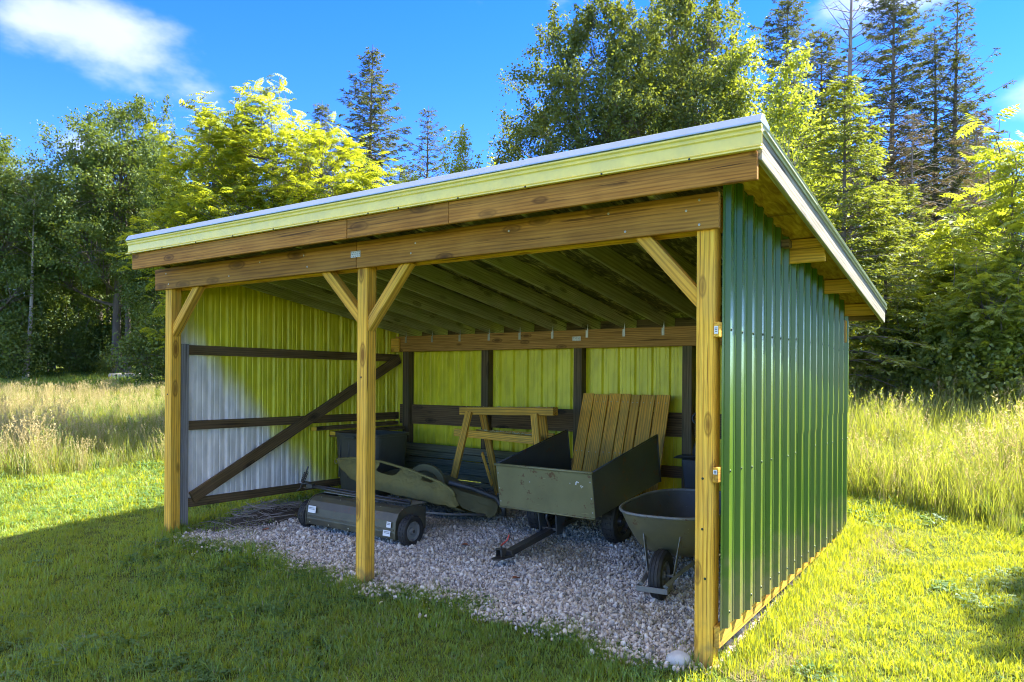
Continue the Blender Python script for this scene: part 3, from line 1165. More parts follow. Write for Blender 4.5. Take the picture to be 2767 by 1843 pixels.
# lookouts carrying the right overhang
for y, d in ((1.58, 0.19), (2.80, 0.125), (3.74, 0.12)):
    board('lookout', (-0.02, y, zs(y) - 0.006 - d / 2), (0.33, y, zs(y) - 0.006 - d / 2), d, 0.038, W_POST, shed)
board('packing_block', (0.08, 1.28, 2.955), (0.14, 1.28, 2.955), 0.06, 0.09, W_GIRT, shed)
# faint mill stamp on the soffit, upside down as seen from the lawn
ft = bpy.data.curves.new('mill_stamp', 'FONT')
ft.body = 'lhmuO'
ft.size = 0.075
ft.extrude = 0.0003
ft.materials.append(INK)
_fo = bpy.data.objects.new('stamp_font', ft)
_dg = bpy.context.evaluated_depsgraph_get()
st = link('mill_stamp', bpy.data.meshes.new_from_object(_fo), shed, (0.05, 1.02, zs(1.02) - 0.003))
st.rotation_euler = (math.pi + math.atan(SLOPE), 0, 0.0)
# nails and bolts showing on header and posts
for x, z in ((-0.09, 3.06), (-0.09, 2.90), (-0.75, 3.05), (-0.62, 2.91), (-2.6, 2.94), (-2.55, 3.02), (-3.9, 2.93), (-3.95, 3.04), (-5.1, 2.93), (-6.2, 2.92), (-6.25, 3.04), (-0.18, 3.0), (-4.6, 3.03), (-1.6, 3.02)):
    dot(NAIL, 'nail_head', (x, -0.0405, z), (0, -1, 0), shed, 1.3)
for x, z in ((-0.07, 1.25), (-0.07, 0.92), (-0.05, 0.6), (-3.22, 1.9), (-6.27, 1.7)):
    dot(SCREW, 'screw', (x, -0.0005, z), (0, -1, 0), shed, 1.0)

# ------------------------------------------------------------------ lawn sweeper
def wheel(parent, c, r, w, tyre_r, rim_mat, hub_r, name='wheel', tread=True):
    """A wheel turning about X: tyre with tread blocks, rim disc, hub."""
    e = link(name, None, parent, c)
    h = w / 2
    A = Acc()
    prof = [(r - tyre_r, -h * 0.8), (r - tyre_r * 0.5, -h), (r - tyre_r * 0.15, -h * 0.92), (r, -h * 0.55), (r, h * 0.55), (r - tyre_r * 0.15, h * 0.92), (r - tyre_r * 0.5, h), (r - tyre_r, h * 0.8)]
    A.lathe(prof, (0, 0, 0), 'x', 32)
    if tread:
        for k in range(24):
            a = k * 2 * math.pi / 24
            R = Matrix.Rotation(a, 4, 'X')
            for sx in (-1, 1):
                v = R @ Vector((sx * h * 0.34, 0, r + 0.002))
                A.box(v, (h * 0.5, 0.02, 0.008), 0, R)
    A.build('tyre', RUBBER, e, smooth=False)
    q = r - tyre_r
    Acc().lathe([(q, -h * 0.7), (q * 0.9, -h * 0.78), (q * 0.8, -h * 0.35), (hub_r * 1.4, -h * 0.3), (hub_r, -h * 0.85), (0.001, -h * 0.9), (0.001, h * 0.9), (hub_r, h * 0.85), (hub_r * 1.4, h * 0.3), (q * 0.8, h * 0.35), (q * 0.9, h * 0.78), (q, h * 0.7)], (0, 0, 0), 'x', 28, closed=False).build('rim', rim_mat, e, smooth=False)
    Acc().lathe([(0.001, h * 0.95), (hub_r * 0.6, h * 0.93), (hub_r * 0.6, h * 0.6), (0.001, h * 0.6)], (0, 0, 0), 'x', 14, closed=False).build('axle_cap', BLACKMET, e)
    return e


def make_sweeper():
    x0, y0 = -4.34, 1.12
    root = thing('lawn_sweeper', 'black tow-behind lawn sweeper with olive canvas hopper parked behind the middle post', 'lawn sweeper', (x0, y0, g1(x0, y0)), (0, 0.018, 0.02))
    W = 0.66
    # brush housing: a curved shell extruded along X
    prof = [(-0.20, 0.075), (-0.215, 0.14), (-0.205, 0.26), (-0.165, 0.335), (-0.10, 0.375), (0.0, 0.385), (0.0, 0.37), (-0.095, 0.36), (-0.152, 0.325), (-0.19, 0.255), (-0.20, 0.14), (-0.187, 0.078)]
    h = Acc().prism([(-W, y, z) for y, z in prof], (2 * W, 0, 0)).build('brush_housing', HOUSING, root, bevel=0.004)
    for x in (-W - 0.006, W + 0.006):
        Acc().prism([(x - 0.006, y, z) for y, z in [(-0.215, 0.07), (-0.222, 0.14), (-0.212, 0.265), (-0.168, 0.342), (-0.10, 0.383), (0.06, 0.40), (0.26, 0.36), (0.26, 0.13), (0.05, 0.07)]], (0.012, 0, 0)).build('side_plate', HOUSING, root, bevel=0.002)
    # cover plate sloping back
    R = Matrix.Rotation(-0.03, 4, 'X')
    Acc().box((0.0, 0.155, 0.398), (2 * W - 0.01, 0.26, 0.012), 0, R).build('cover_plate', PLATE, root, bevel=0.003)
    # front stiffening rib
    Acc().box((0, -0.219, 0.17), (2 * W - 0.03, 0.01, 0.018)).build('front_rib', HOUSING, root, bevel=0.003)
    # brush roll under the hood
    Acc().lathe([(0.001, -W + 0.02), (0.11, -W + 0.02), (0.11, W - 0.02), (0.001, W - 0.02)], (0, 0.02, 0.17), 'x', 18, closed=False).build('brush_roll', RUBBER, root)
    for sx, nm in ((-1, 'wheel'), (1, 'wheel')):
        wheel(root, (sx * (W + 0.09), -0.07, 0.158), 0.158, 0.10, 0.055, GREYPL, 0.028)
    # stickers with a line of print
    for x, z, s in ((-0.56, 0.25, 0.12), (0.585, 0.225, 0.06), (0.56, 0.135, 0.10)):
        R = Matrix.Rotation(-0.12, 4, 'X')
        lb = Acc().box((0, 0, 0), (s, 0.002, 0.06 if s < 0.11 else 0.075), 0, R).build('sticker', LABEL, root, (x, -0.2235 if z > 0.2 else -0.226, z))
        for k in range(3):
            Acc().box((0, 0, 0), (s * 0.7, 0.001, 0.006), 0, R).build('print_line', GREYPL, lb, (0, -0.0018 - 0.0018 * (1 - k), 0.016 - 0.015 * k))
    for x in np.linspace(-0.6, 0.6, 5):
        dot(NAIL, 'bolt', (x, -0.2165, 0.105), (0, -1, 0), root, 1.2)
        dot(NAIL, 'bolt', (x + 0.07, -0.115, 0.375), (0, -0.6, 1), root, 1.1)
    # tow bar folded across the top, clevis with spring pin
    Acc().tube([(0.66, 0.02, 0.415), (0.2, -0.05, 0.43), (-0.45, -0.06, 0.455), (-0.74, -0.08, 0.47)], 0.014, 8).build('tow_bar', BLACKMET, root, smooth=True)
    Acc().tube([(0.60, 0.10, 0.42), (0.0, 0.03, 0.45), (-0.55, 0.0, 0.465), (-0.74, -0.06, 0.475)], 0.012, 8).build('tow_bar', BLACKMET, root, smooth=True)
    Acc().box((-0.755, -0.075, 0.475), (0.10, 0.05, 0.05)).box((-0.81, -0.075, 0.508), (0.09, 0.05, 0.010)).box((-0.81, -0.075, 0.445), (0.09, 0.05, 0.010)).build('hitch_clevis', BLACKMET, root, bevel=0.004)
    t = np.linspace(0, 1, 60)
    d = np.array([0.10, 0, 0.21])
    p0 = np.array([-0.90, -0.10, 0.43])
    pin = Acc().tube([p0 + np.array([-0.06, 0, -0.03]), p0, p0 + d, p0 + d * 1.25], 0.009, 8)
    pin.build('hitch_pin', BLACKMET, root, smooth=True)
    n1 = np.array([0.9, 0, -0.43])
    n2 = np.array([0, 1.0, 0])
    co = p0 + d * (0.35 + 0.6 * t)[:, None] + 0.022 * (np.cos(t * 40)[:, None] * n1 + np.sin(t * 40)[:, None] * n2)
    Acc().tube(co, 0.0045, 6).build('coil_spring', BLACKMET, root, smooth=True)
    Acc().tube([(-0.74, -0.07, 0.47), (-0.80, -0.08, 0.50), (-0.86, -0.10, 0.49), (-0.88, -0.1, 0.52)], 0.011, 6).build('safety_chain', BLACKMET, root, smooth=True)
    # frame rods running back to the hopper
    for x0_, x1_ in ((0.64, 0.95), (-0.60, -0.75)):
        Acc().tube([(x0_, 0.22, 0.30), (x0_ + 0.1, 0.55, 0.24), (x1_, 1.05, 0.19)], 0.013, 8).build('hopper_rod', GREYPL, root, smooth=True)
    # canvas hopper: a slung trough, near side, floor, far side and curled lip
    near_top = np.array([(-1.24, 0.78, 0.665), (-0.95, 0.78, 0.70), (-0.46, 0.78, 0.695), (0.0, 0.78, 0.63), (0.20, 0.78, 0.585), (0.44, 0.78, 0.535), (0.62, 0.78, 0.46), (0.72, 0.78, 0.30)])
    near_bot = np.array([(-1.16, 0.74, 0.60), (-0.93, 0.70, 0.47), (-0.56, 0.66, 0.38), (-0.10, 0.64, 0.355), (0.10, 0.64, 0.34), (0.40, 0.66, 0.32), (0.55, 0.68, 0.305), (0.705, 0.74, 0.283)])
    rows = []
    for s in np.linspace(0, 1, 7):
        q = near_top * (1 - s) + near_bot * s
        q[:, 1] -= 0.05 * math.sin(s * math.pi) * np.sin(np.linspace(0.2, 2.9, len(q)))
        rows.append(q)
    V = np.array(rows)
    # two worn hand holes along the lip: pull the upper rows down there
    def sheet(rows_, mat, nm, th=0.006, holes=()):
        rows_ = np.array(rows_)
        a, b = rows_.shape[:2]
        F = []
        for i in range(a - 1):
            for j in range(b - 1):
                if (i, j) in holes:
                    continue
                F.append((i * b + j, i * b + j + 1, (i + 1) * b + j + 1, (i + 1) * b + j))
        o_ = Acc().add(rows_.reshape(-1, 3), F).build(nm, mat, root, smooth=True, fix=False)
        sd = o_.modifiers.new('solid', 'SOLIDIFY')
        sd.thickness = th
        sb = o_.modifiers.new('sub', 'SUBSURF')
        sb.levels = sb.render_levels = 3
        tx = bpy.data.textures.new('canvas_wrinkle', 'CLOUDS')
        tx.noise_scale = 0.16
        tx.noise_depth = 3
        dp = o_.modifiers.new('wrinkle', 'DISPLACE')
        dp.texture = tx
        dp.strength = 0.05
        dp.texture_coords = 'LOCAL'
        return o_
    Vd = np.repeat(V, 1, axis=1)
    # denser columns
    cols = np.linspace(0, V.shape[1] - 1, 22)
    dense = np.stack([[np.interp(cols, range(V.shape[1]), V[i, :, k]) for k in range(3)] for i in range(V.shape[0])]).transpose(0, 2, 1)
    sheet(dense, CANVAS, 'canvas_side', holes={(0, 6), (0, 7), (1, 6), (1, 7), (0, 12), (0, 13)})
    lipc = np.linspace(0, 2 * np.pi, 16)
    lipP = np.array([np.interp(np.linspace(0, 6.4, 24), range(8), near_top[:, k]) for k in range(3)]).T
    Acc().tube(lipP + np.array([0, 0, 0.004]), 0.016, 8).build('canvas_lip', CANVAS, root, smooth=True)
    t = np.linspace(0, 5.2, 16)
    Acc().tube(np.stack([-1.24 + 0.028 * np.sin(t) , np.full(16, 0.77), 0.640 + 0.028 * np.cos(t)], 1), 0.009, 6).build('rolled_end', CANVAS, root, smooth=True)
    far_top = np.array([(-1.0, 1.55, 0.50), (-0.5, 1.55, 0.56), (0.0, 1.55, 0.50), (0.5, 1.5, 0.36), (0.95, 1.4, 0.26)])
    nb = np.array([np.interp(np.linspace(0, 7, 5), range(8), near_bot[:, k]) for k in range(3)]).T
    rows2 = [nb * (1 - s) + far_top * s - np.array([0, 0, 0.10]) * math.sin(s * math.pi) for s in np.linspace(0, 1, 6)]
    sheet(rows2, CANVASD, 'canvas_floor')
    # end flap on the right with its black tube
    sheet([[(0.44, 0.78, 0.53), (0.70, 0.95, 0.42), (0.98, 1.2, 0.33)], [(0.60, 0.80, 0.40), (0.80, 0.95, 0.30), (1.02, 1.15, 0.24)], [(0.72, 0.80, 0.285), (0.86, 0.92, 0.20), (1.03, 1.05, 0.14)]], CANVASD, 'end_flap')
    Acc().tube([(0.50, 0.86, 0.535), (0.72, 1.02, 0.47), (0.96, 1.16, 0.37), (1.06, 1.18, 0.25), (1.06, 1.18, 0.17)], 0.030, 10).build('flap_tube', BLACKPL, root, smooth=True)
    Acc().tube([(1.06, 1.18, 0.19), (1.06, 1.18, -0.04)], 0.008, 6).build('flap_tube', GREYPL, root, smooth=True)
    # arched hoop behind the lip
    t = np.linspace(0, math.pi, 18)
    ring = np.stack([0.02 + 0.30 * -np.cos(t), np.full(18, 1.02), 0.44 + 0.25 * np.sin(t)], 1)
    A = Acc()
    inn = np.stack([0.02 + 0.22 * -np.cos(t), np.full(18, 1.02), 0.44 + 0.17 * np.sin(t)], 1)
    Vv = np.concatenate([ring, inn, ring + [0, 0.05, 0], inn + [0, 0.05, 0]])
    F = []
    for i in range(17):
        F += [(i, i + 1, 18 + i + 1, 18 + i), (36 + i, 54 + i, 54 + i + 1, 36 + i + 1), (i, 36 + i, 36 + i + 1, i + 1), (18 + i, 18 + i + 1, 54 + i + 1, 54 + i)]
    F += [(0, 18, 54, 36), (17, 53, 71, 35)]
    A.add(Vv, F).build('hopper_hoop', CANVASD, root, smooth=False, bevel=0.004)


make_sweeper()


# ------------------------------------------------------------------ dump cart
def make_cart():
    bx, by, bz = -2.324, 1.66, 0.564
    yaw, pit = -0.059, 0.167
    gb = g1(bx, 2.1)
    root = thing('dump_cart', 'olive steel dump cart with raised sides, tongue resting on the gravel', 'dump cart', (bx, by, gb), (0, 0, yaw))
    Rp = Matrix.Rotation(pit, 4, 'X')
    zo = bz - gb

    def tp(x, y, z):
        v = Rp @ Vector((x, y, z))
        return (v.x, v.y, v.z + zo)
    w, hf, hr, Lc, t = 1.169 / 2, 0.453, 0.521, 1.352, 0.006

    def slab(pts, d, name, mat, bevel=0.002):
        return Acc().prism([tp(*p) for p in pts], Vector(tp(*(np.array(pts[0]) + d))) - Vector(tp(*pts[0]))).build(name, mat, root, bevel=bevel)
    fp = slab([(-w, 0, 0), (w, 0, 0), (w, 0, hf), (-w, 0, hf)], (0, t, 0), 'front_panel', CARTM)
    # rolled rim along the top of the front
    Acc().tube([tp(-w - 0.012, -0.006, hf), tp(w + 0.012, -0.006, hf)], 0.014, 8).build('rolled_rim', CARTM, root, smooth=True)
    Acc().tube([tp(-w, -0.004, 0.0), tp(w, -0.004, 0.0)], 0.010, 8).build('rolled_rim', CARTM, root, smooth=True)
    for s in (-1, 1):
        slab([(s * w, t, 0), (s * w, Lc, 0), (s * w, Lc, hr), (s * w, 0.02, hf + 0.005)], (-s * t, 0, 0), 'side_panel', CARTS)
        Acc().tube([tp(s * w, 0.0, hf), tp(s * w, Lc, hr)], 0.010, 8).build('rolled_rim', CARTS, root, smooth=True)
        Acc().tube([tp(s * w, Lc, 0.0), tp(s * w, Lc, hr)], 0.012, 8).build('corner_rod', CARTS, root, smooth=True)
        for z in (0.06, 0.2, 0.36):
            dot(NAIL, 'rivet', tp(s * (w - 0.022), -0.002, z), (0, -1, 0), fp, 1.2)
    for x, z in ((-0.16, 0.30), (0.33, 0.33), (0.46, 0.30)):
        dot(NAIL, 'rivet', tp(x, -0.002, z), (0, -1, 0), fp, 1.0)
    # scraps of an old pale decal
    for x, z, a, b in ((0.40, 0.335, 0.012, 0.03), (0.42, 0.35, 0.03, 0.009), (0.455, 0.315, 0.01, 0.012), (0.475, 0.31, 0.008, 0.01)):
        R = Rp @ Matrix.Rotation(0.3, 4, 'Y')
        Acc().box(tp(x, -0.0015, z), (a, 0.002, b), 0, R).build('decal_scrap', LABEL, fp)
    slab([(-w + t, t, 0), (w - t, t, 0), (w - t, Lc, 0), (-w + t, Lc, 0)], (0, 0, t), 'floor_panel', CARTS)
    # undercarriage: axle, wheels, channel, tongue, hitch
    wz = 0.225
    for s in (-1, 1):
        wheel(root, (s * 0.47, 0.62, wz + (0.0)), 0.225, 0.15, 0.095, BLACKMET, 0.04)
    Acc().tube([(-0.47, 0.62, wz), (0.47, 0.62, wz)], 0.014, 8).build('axle', BLACKMET, root)
    Acc().hexa([(-0.06, 0.58, wz - 0.02), (0.06, 0.58, wz - 0.02), (0.06, 0.66, wz - 0.02), (-0.06, 0.66, wz - 0.02), (-0.06, 0.58, zo + 0.10), (0.06, 0.58, zo + 0.10), (0.06, 0.66, zo + 0.11), (-0.06, 0.66, zo + 0.11)]).build('axle_bracket', BLACKMET, root, bevel=0.004)
    for s in (-1, 1):
        Acc().box((s * 0.38, 0.62, (wz + zo + 0.10) / 2), (0.05, 0.05, zo + 0.10 - wz)).build('axle_bracket', BLACKMET, root, bevel=0.004)
    tw = 0.05
    a0, a1 = np.array([0.0, 0.75, wz + 0.03]), np.array([-0.02, -0.58, 0.035])
    dv = a1 - a0
    dv /= np.linalg.norm(dv)
    ang = math.atan2(dv[2], -dv[1])
    Rt = Matrix.Rotation(-ang, 4, 'X')
    mid = (a0 + a1) / 2
    Acc().box(mid, (0.085, np.linalg.norm(a1 - a0), 0.055), 0, Rt).build('tongue', BLACKMET, root, bevel=0.006)
    # latch plates standing on the tongue
    for s in (-1, 1):
        Acc().hexa([(s * 0.10 - 0.006, 0.05, 0.12), (s * 0.10 + 0.006, 0.05, 0.12), (s * 0.10 + 0.006, 0.15, 0.12), (s * 0.10 - 0.006, 0.15, 0.12), (s * 0.11 - 0.006, 0.02, zo + 0.02), (s * 0.11 + 0.006, 0.02, zo + 0.02), (s * 0.11 + 0.006, 0.22, zo + 0.03), (s * 0.11 - 0.006, 0.22, zo + 0.03)]).build('latch_plate', CARTS, root, bevel=0.002)
    Acc().box((0.0, 0.10, 0.165), (0.20, 0.035, 0.03)).build('latch_bar', BLACKMET, root, bevel=0.004)
    Acc().tube([(0.0, 0.10, 0.16), (-0.03, 0.06, 0.28), (-0.02, 0.07, 0.36)], 0.014, 8).build('latch_handle', BLACKMET, root, smooth=True)
    # hitch end: flat tongue plate, clevis, pin and red clip
    hz = 0.035
    Acc().prism([(-0.09, -0.55, hz - 0.03), (0.045, -0.55, hz - 0.03), (0.03, -0.74, hz - 0.035), (-0.02, -0.79, hz - 0.035), (-0.07, -0.76, hz - 0.035)], (0, 0, 0.014)).build('hitch_plate', BLACKMET, root, bevel=0.003)
    Acc().box((-0.035, -0.66, hz + 0.05), (0.075, 0.075, 0.012)).box((-0.068, -0.66, hz + 0.015), (0.010, 0.07, 0.07)).box((-0.002, -0.66, hz + 0.015), (0.010, 0.07, 0.07)).build('hitch_clevis', BLACKMET, root, bevel=0.003)
    Acc().tube([(-0.035, -0.66, hz - 0.04), (-0.035, -0.66, hz + 0.08)], 0.010, 8).build('hitch_pin', BLACKMET, root, smooth=True)
    Acc().tube([(-0.045, -0.65, hz + 0.075), (0.01, -0.62, hz + 0.135), (0.03, -0.62, hz + 0.185)], 0.007, 6).build('pin_clip', RED, root, smooth=True)


make_cart()


# ------------------------------------------------------------------ wheelbarrow
def make_barrow():
    x0, y0 = -0.80, 1.02
    root = thing('wheelbarrow', 'grey steel wheelbarrow half hidden behind the right front post', 'wheelbarrow', (x0, y0, g1(x0, y0)), (0, 0, 0.10))
    # tray: rounded super-ellipse sections, sloping front
    rim_c, rim_a, rim_b = (-0.02, 0.62), 0.46, 0.74
    flo_c, flo_a, flo_b = (0.0, 0.68), 0.235, 0.40
    rim_z0, flo_z = 0.70, 0.30
    n = 48

    def ring(cx, cy, a, b, z, tilt=0.0, p=2.9):
        th = np.linspace(0, 2 * np.pi, n, endpoint=False)
        c, s = np.cos(th), np.sin(th)
        X = cx + a * np.sign(c) * np.abs(c) ** (2 / p)
        Y = cy + b * np.sign(s) * np.abs(s) ** (2 / p)
        return np.stack([X, Y, z + tilt * (Y - cy)], 1)
    outer, inner = [], []
    for s in np.linspace(0, 1, 8):
        k = s ** 0.55
        a = flo_a + (rim_a - flo_a) * k
        b = flo_b + (rim_b - flo_b) * k
        cy = flo_c[1] + (rim_c[1] - flo_c[1]) * k
        z = flo_z + (rim_z0 - flo_z) * s
        outer.append(ring(0, cy, a, b, z, 0.02 * s))
        inner.append(ring(0, cy, a - 0.008, b - 0.008, z + 0.008 * (1 - s), 0.02 * s))

    def shell(rings, mat, nm, cap=True):
        k = len(rings)
        V = np.concatenate(rings)
        F = []
        for i in range(k - 1):
            for j in range(n):
                F.append((i * n + j, i * n + (j + 1) % n, (i + 1) * n + (j + 1) % n, (i + 1) * n + j))
        F.append(tuple(range(n - 1, -1, -1)))
        return Acc().add(V, F).build(nm, mat, root, smooth=True)
    shell(outer, BARROW, 'tray')
    shell(inner, BARIN, 'tray_lining')
    Acc().tube(outer[-1] + np.array([0, 0, 0.002]), 0.013, 8, closed=True).build('tray_rim', BARFR, root, smooth=True)
    # wheel
    wheel(root, (0, 0.0, 0.20), 0.20, 0.105, 0.085, BARFR, 0.03, tread=False)
    for k in (-0.028, 0.0, 0.028):
        Acc().lathe([(0.2005, k - 0.004), (0.204, k), (0.2005, k + 0.004), (0.197, k)], (0, 0, 0.20), 'x', 36).build('tread_rib', RUBBER, root)
    # handles: two square rails from the nose to the grips
    for s in (-1, 1):
        Acc().tube([(s * 0.10, -0.20, 0.16), (s * 0.13, 0.05, 0.21), (s * 0.22, 0.55, 0.285), (s * 0.27, 1.0, 0.36), (s * 0.30, 1.55, 0.50)], 0.022, 4).build('handle_rail', BARFR, root)
        Acc().tube([(s * 0.295, 1.45, 0.475), (s * 0.305, 1.62, 0.52)], 0.024, 10).build('hand_grip', BLACKPL, root, smooth=True)
        # tray braces rising from the axle
        Acc().hexa([(s * 0.105 - 0.004, -0.03, 0.19), (s * 0.105 + 0.004, -0.03, 0.19), (s * 0.105 + 0.004, 0.02, 0.19), (s * 0.105 - 0.004, 0.02, 0.19), (s * 0.16 - 0.004, 0.0, 0.56), (s * 0.16 + 0.004, 0.0, 0.56), (s * 0.16 + 0.004, 0.045, 0.56), (s * 0.16 - 0.004, 0.045, 0.56)]).build('tray_brace', BARFR, root, bevel=0.002)
        # rear legs
        Acc().tube([(s * 0.24, 0.72, 0.30), (s * 0.26, 0.86, 0.02), (s * 0.26, 1.0, 0.01), (s * 0.25, 1.12, 0.34)], 0.014, 8).build('leg', BARFR, root, smooth=True)
        Acc().box((s * 0.105, 0.0, 0.20), (0.014, 0.07, 0.05)).build('axle_bracket', BARFR, root, bevel=0.003)
    Acc().tube([(-0.12, 0, 0.20), (0.12, 0, 0.20)], 0.012, 8).build('axle', BARFR, root)
    # nose guard: flat bar bent round in front of the wheel
    nb_ = [(-0.105, 0.0, 0.185), (-0.125, -0.12, 0.155), (-0.125, -0.235, 0.13), (0.125, -0.235, 0.13), (0.125, -0.12, 0.155), (0.105, 0.0, 0.185)]
    A = Acc()
    for a, b in zip(nb_[:-1], nb_[1:]):
        a, b = np.array(a), np.array(b)
        d = (b - a) / np.linalg.norm(b - a)
        nrm = np.cross(d, [0, 0, 1.0])
        nrm /= np.linalg.norm(nrm)
        up = np.array([0, 0, 0.022])
        nn = nrm * 0.004
        a2, b2 = a - d * 0.003, b + d * 0.003
        A.hexa([a2 - up - nn, b2 - up - nn, b2 - up + nn, a2 - up + nn, a2 + up - nn, b2 + up - nn, b2 + up + nn, a2 + up + nn])
    A.build('nose_guard', BARFR, root, bevel=0.003)


make_barrow()


# ------------------------------------------------------------------ sawhorse, boards, plank gate, tub, trimmer
def make_sawhorse():
    x0, y0 = -3.76, 3.02
    g = g1(x0, y0)
    root = thing('sawhorse', 'tall two-rail pine sawhorse standing between the stacked siding and the cart', 'sawhorse', (x0, y0, g))

    def bd(nm, a, b, w, t, up=(0, 0, 1)):
        o_ = board(nm, a, b, w, t, W_SAW, root, up)
        return o_
    bd('top_rail', (-0.70, -0.06, 1.155), (0.73, -0.06, 1.185), 0.10, 0.045)
    bd('top_rail', (-0.66, 0.06, 1.155), (0.70, 0.06, 1.185), 0.10, 0.045)
    bd('lower_rail', (-0.76, -0.10, 0.875), (0.50, -0.10, 0.83), 0.095, 0.04)
    bd('lower_rail', (-0.60, 0.16, 0.86), (0.60, 0.16, 0.86), 0.095, 0.04)
    for s in (-1, 1):
        bd('leg', (s * 0.50 - 0.02, -0.105, 1.15), (s * 0.72 - 0.02, -0.24, 0.0), 0.095, 0.042, (1, 0, 0))
        bd('leg', (s * 0.46, 0.105, 1.13), (s * 0.50 + 0.18 * (s < 0), 0.30, 0.0), 0.095, 0.042, (1, 0, 0))
    bd('cross_brace', (-0.40, 0.02, 0.62), (-0.12, -0.14, 0.24), 0.05, 0.02)
    # curls of dry straw lying along the rails
    r2 = np.random.default_rng(3)
    STRAW = mat_paint('pale_straw', (0.55, 0.50, 0.26), rough=0.8, var=0.2)
    for zz, yy, xa, xb in ((1.212, -0.06, -0.6, 0.68), (0.912, -0.10, -0.4, 0.45)):
        A = Acc()
        for k in range(46):
            x = r2.uniform(xa, xb)
            a = r2.uniform(0, 6.28)
            l = r2.uniform(0.02, 0.06)
            z = zz + (x * 0.021 if zz > 1 else -0.035 * x - 0.008) + r2.uniform(0.002, 0.006)
            A.tube([(x, yy + r2.normal() * 0.01, z), (x + l * 0.5 * math.cos(a), yy + 0.4 * l * math.sin(a), z + r2.uniform(0.0, 0.02)), (x + l * math.cos(a), yy + 0.5 * l * math.sin(a), z)], 0.002, 4)
        o_ = A.build('straw_wisps', STRAW, root)
        o_['kind'] = 'stuff'


make_sawhorse()


def make_siding():
    root = thing('siding_stack', 'stack of long grey-green siding boards on edge along the back wall', 'boards', (-4.9, 3.5, g1(-4.9, 3.5)))
    z = 0.02
    k = 0
    for w in (0.09, 0.085, 0.10, 0.09, 0.09, 0.10):
        y = 0.02 * math.sin(k * 1.7)
        x0, x1 = -1.20 + 0.03 * (k % 3), 1.35 + 0.05 * ((k * 2) % 3)
        board('siding_board', (x0, y + 0.035, z + w / 2), (x1, y + 0.035, z + w / 2 - 0.045), w - 0.008, 0.035 + 0.01 * (k % 2), W_OLIVE, root)
        z += w
        k += 1


make_siding()


def make_gate():
    """Seven planks nailed to two battens, leaning against the back wall."""
    tl, tr = np.array((-3.01, 3.68, 1.735)), np.array((-1.835, 3.68, 1.712))
    xc = (tl[0] + tr[0]) / 2
    gy = 3.17
    g = g1(xc, gy)
    root = thing('plank_gate', 'weathered seven-plank wooden gate leaning on the back wall behind the dump cart', 'gate', (xc, gy, g), (0, 0, 0))
    H = math.hypot(1.725 - g, 3.64 - gy)
    lean = math.atan2(3.64 - gy, 1.725 - g)
    R = Matrix.Rotation(-lean, 4, 'X')
    ws = [85, 105, 88, 66, 62, 98, 100]
    k = 1.175 / (sum(ws) + 6 * 6)
    x = -1.175 / 2
    for w in ws:
        ww = w * k
        a = R @ Vector((x + ww / 2, 0, 0.0))
        b = R @ Vector((x + ww / 2, 0, H + 0.012 * math.sin(w)))
        o_ = board('plank', a, b, ww - 0.004, 0.022, W_GATE, root, up=(1, 0, 0), bevel=0.003)
        for zz in (H * 0.93, H * 0.5):
            for dx in (-0.25, 0.25):
                n_ = link('nail_head', NAIL, o_)
                n_.matrix_local = Matrix.Translation((zz - H / 2, -0.0112 if False else 0.0112, dx * ww)) @ Matrix.Rotation(-math.pi / 2, 4, 'X')
        x += ww + 6 * k
    for zz in (H * 0.93, H * 0.5, H * 0.12):
        a = R @ Vector((-0.57, 0.032, zz))
        b = R @ Vector((0.57, 0.032, zz))
        board('batten', a, b, 0.09, 0.035, W_GATE, root, up=R @ Vector((0, 0, 1)))


make_gate()


def make_tub():
    x0, y0 = -5.72, 2.62
    root = thing('storage_tub', 'large charcoal plastic tub in the back left corner by the wall', 'tub', (x0, y0, g1(x0, y0)))
    n = 40

    def ring(a, b, z, p=5.0):
        th = np.linspace(0, 2 * np.pi, n, endpoint=False)
        c, s = np.cos(th), np.sin(th)
        return np.stack([a * np.sign(c) * np.abs(c) ** (2 / p), b * np.sign(s) * np.abs(s) ** (2 / p), np.full(n, z)], 1)
    rings = [ring(0.30, 0.26, 0.0), ring(0.34, 0.30, 0.03), ring(0.385, 0.335, 0.40), ring(0.40, 0.345, 0.62), ring(0.41, 0.355, 0.80), ring(0.435, 0.38, 0.805), ring(0.435, 0.38, 0.84), ring(0.40, 0.345, 0.84), ring(0.385, 0.33, 0.45), ring(0.33, 0.29, 0.06)]
    V = np.concatenate(rings)
    F = []
    for i in range(len(rings) - 1):
        for j in range(n):
            F.append((i * n + j, i * n + (j + 1) % n, (i + 1) * n + (j + 1) % n, (i + 1) * n + j))
    F.append(tuple(range(n - 1, -1, -1)))
    F.append(tuple((len(rings) - 1) * n + j for j in range(n)))
    Acc().add(V, F).build('tub_body', TUBM, root, smooth=False)
    for s in (-1, 1):
        Acc().box((0, s * 0.40, 0.79), (0.18, 0.05, 0.03)).build('grip', TUBM, root, bevel=0.006)
    for k in range(4):
        Acc().box((-0.24 + 0.16 * k, -0.352, 0.5), (0.02, 0.02, 0.5), 0, Matrix.Rotation(-0.045, 4, 'X')).build('moulded_rib', TUBM, root, bevel=0.004)


make_tub()


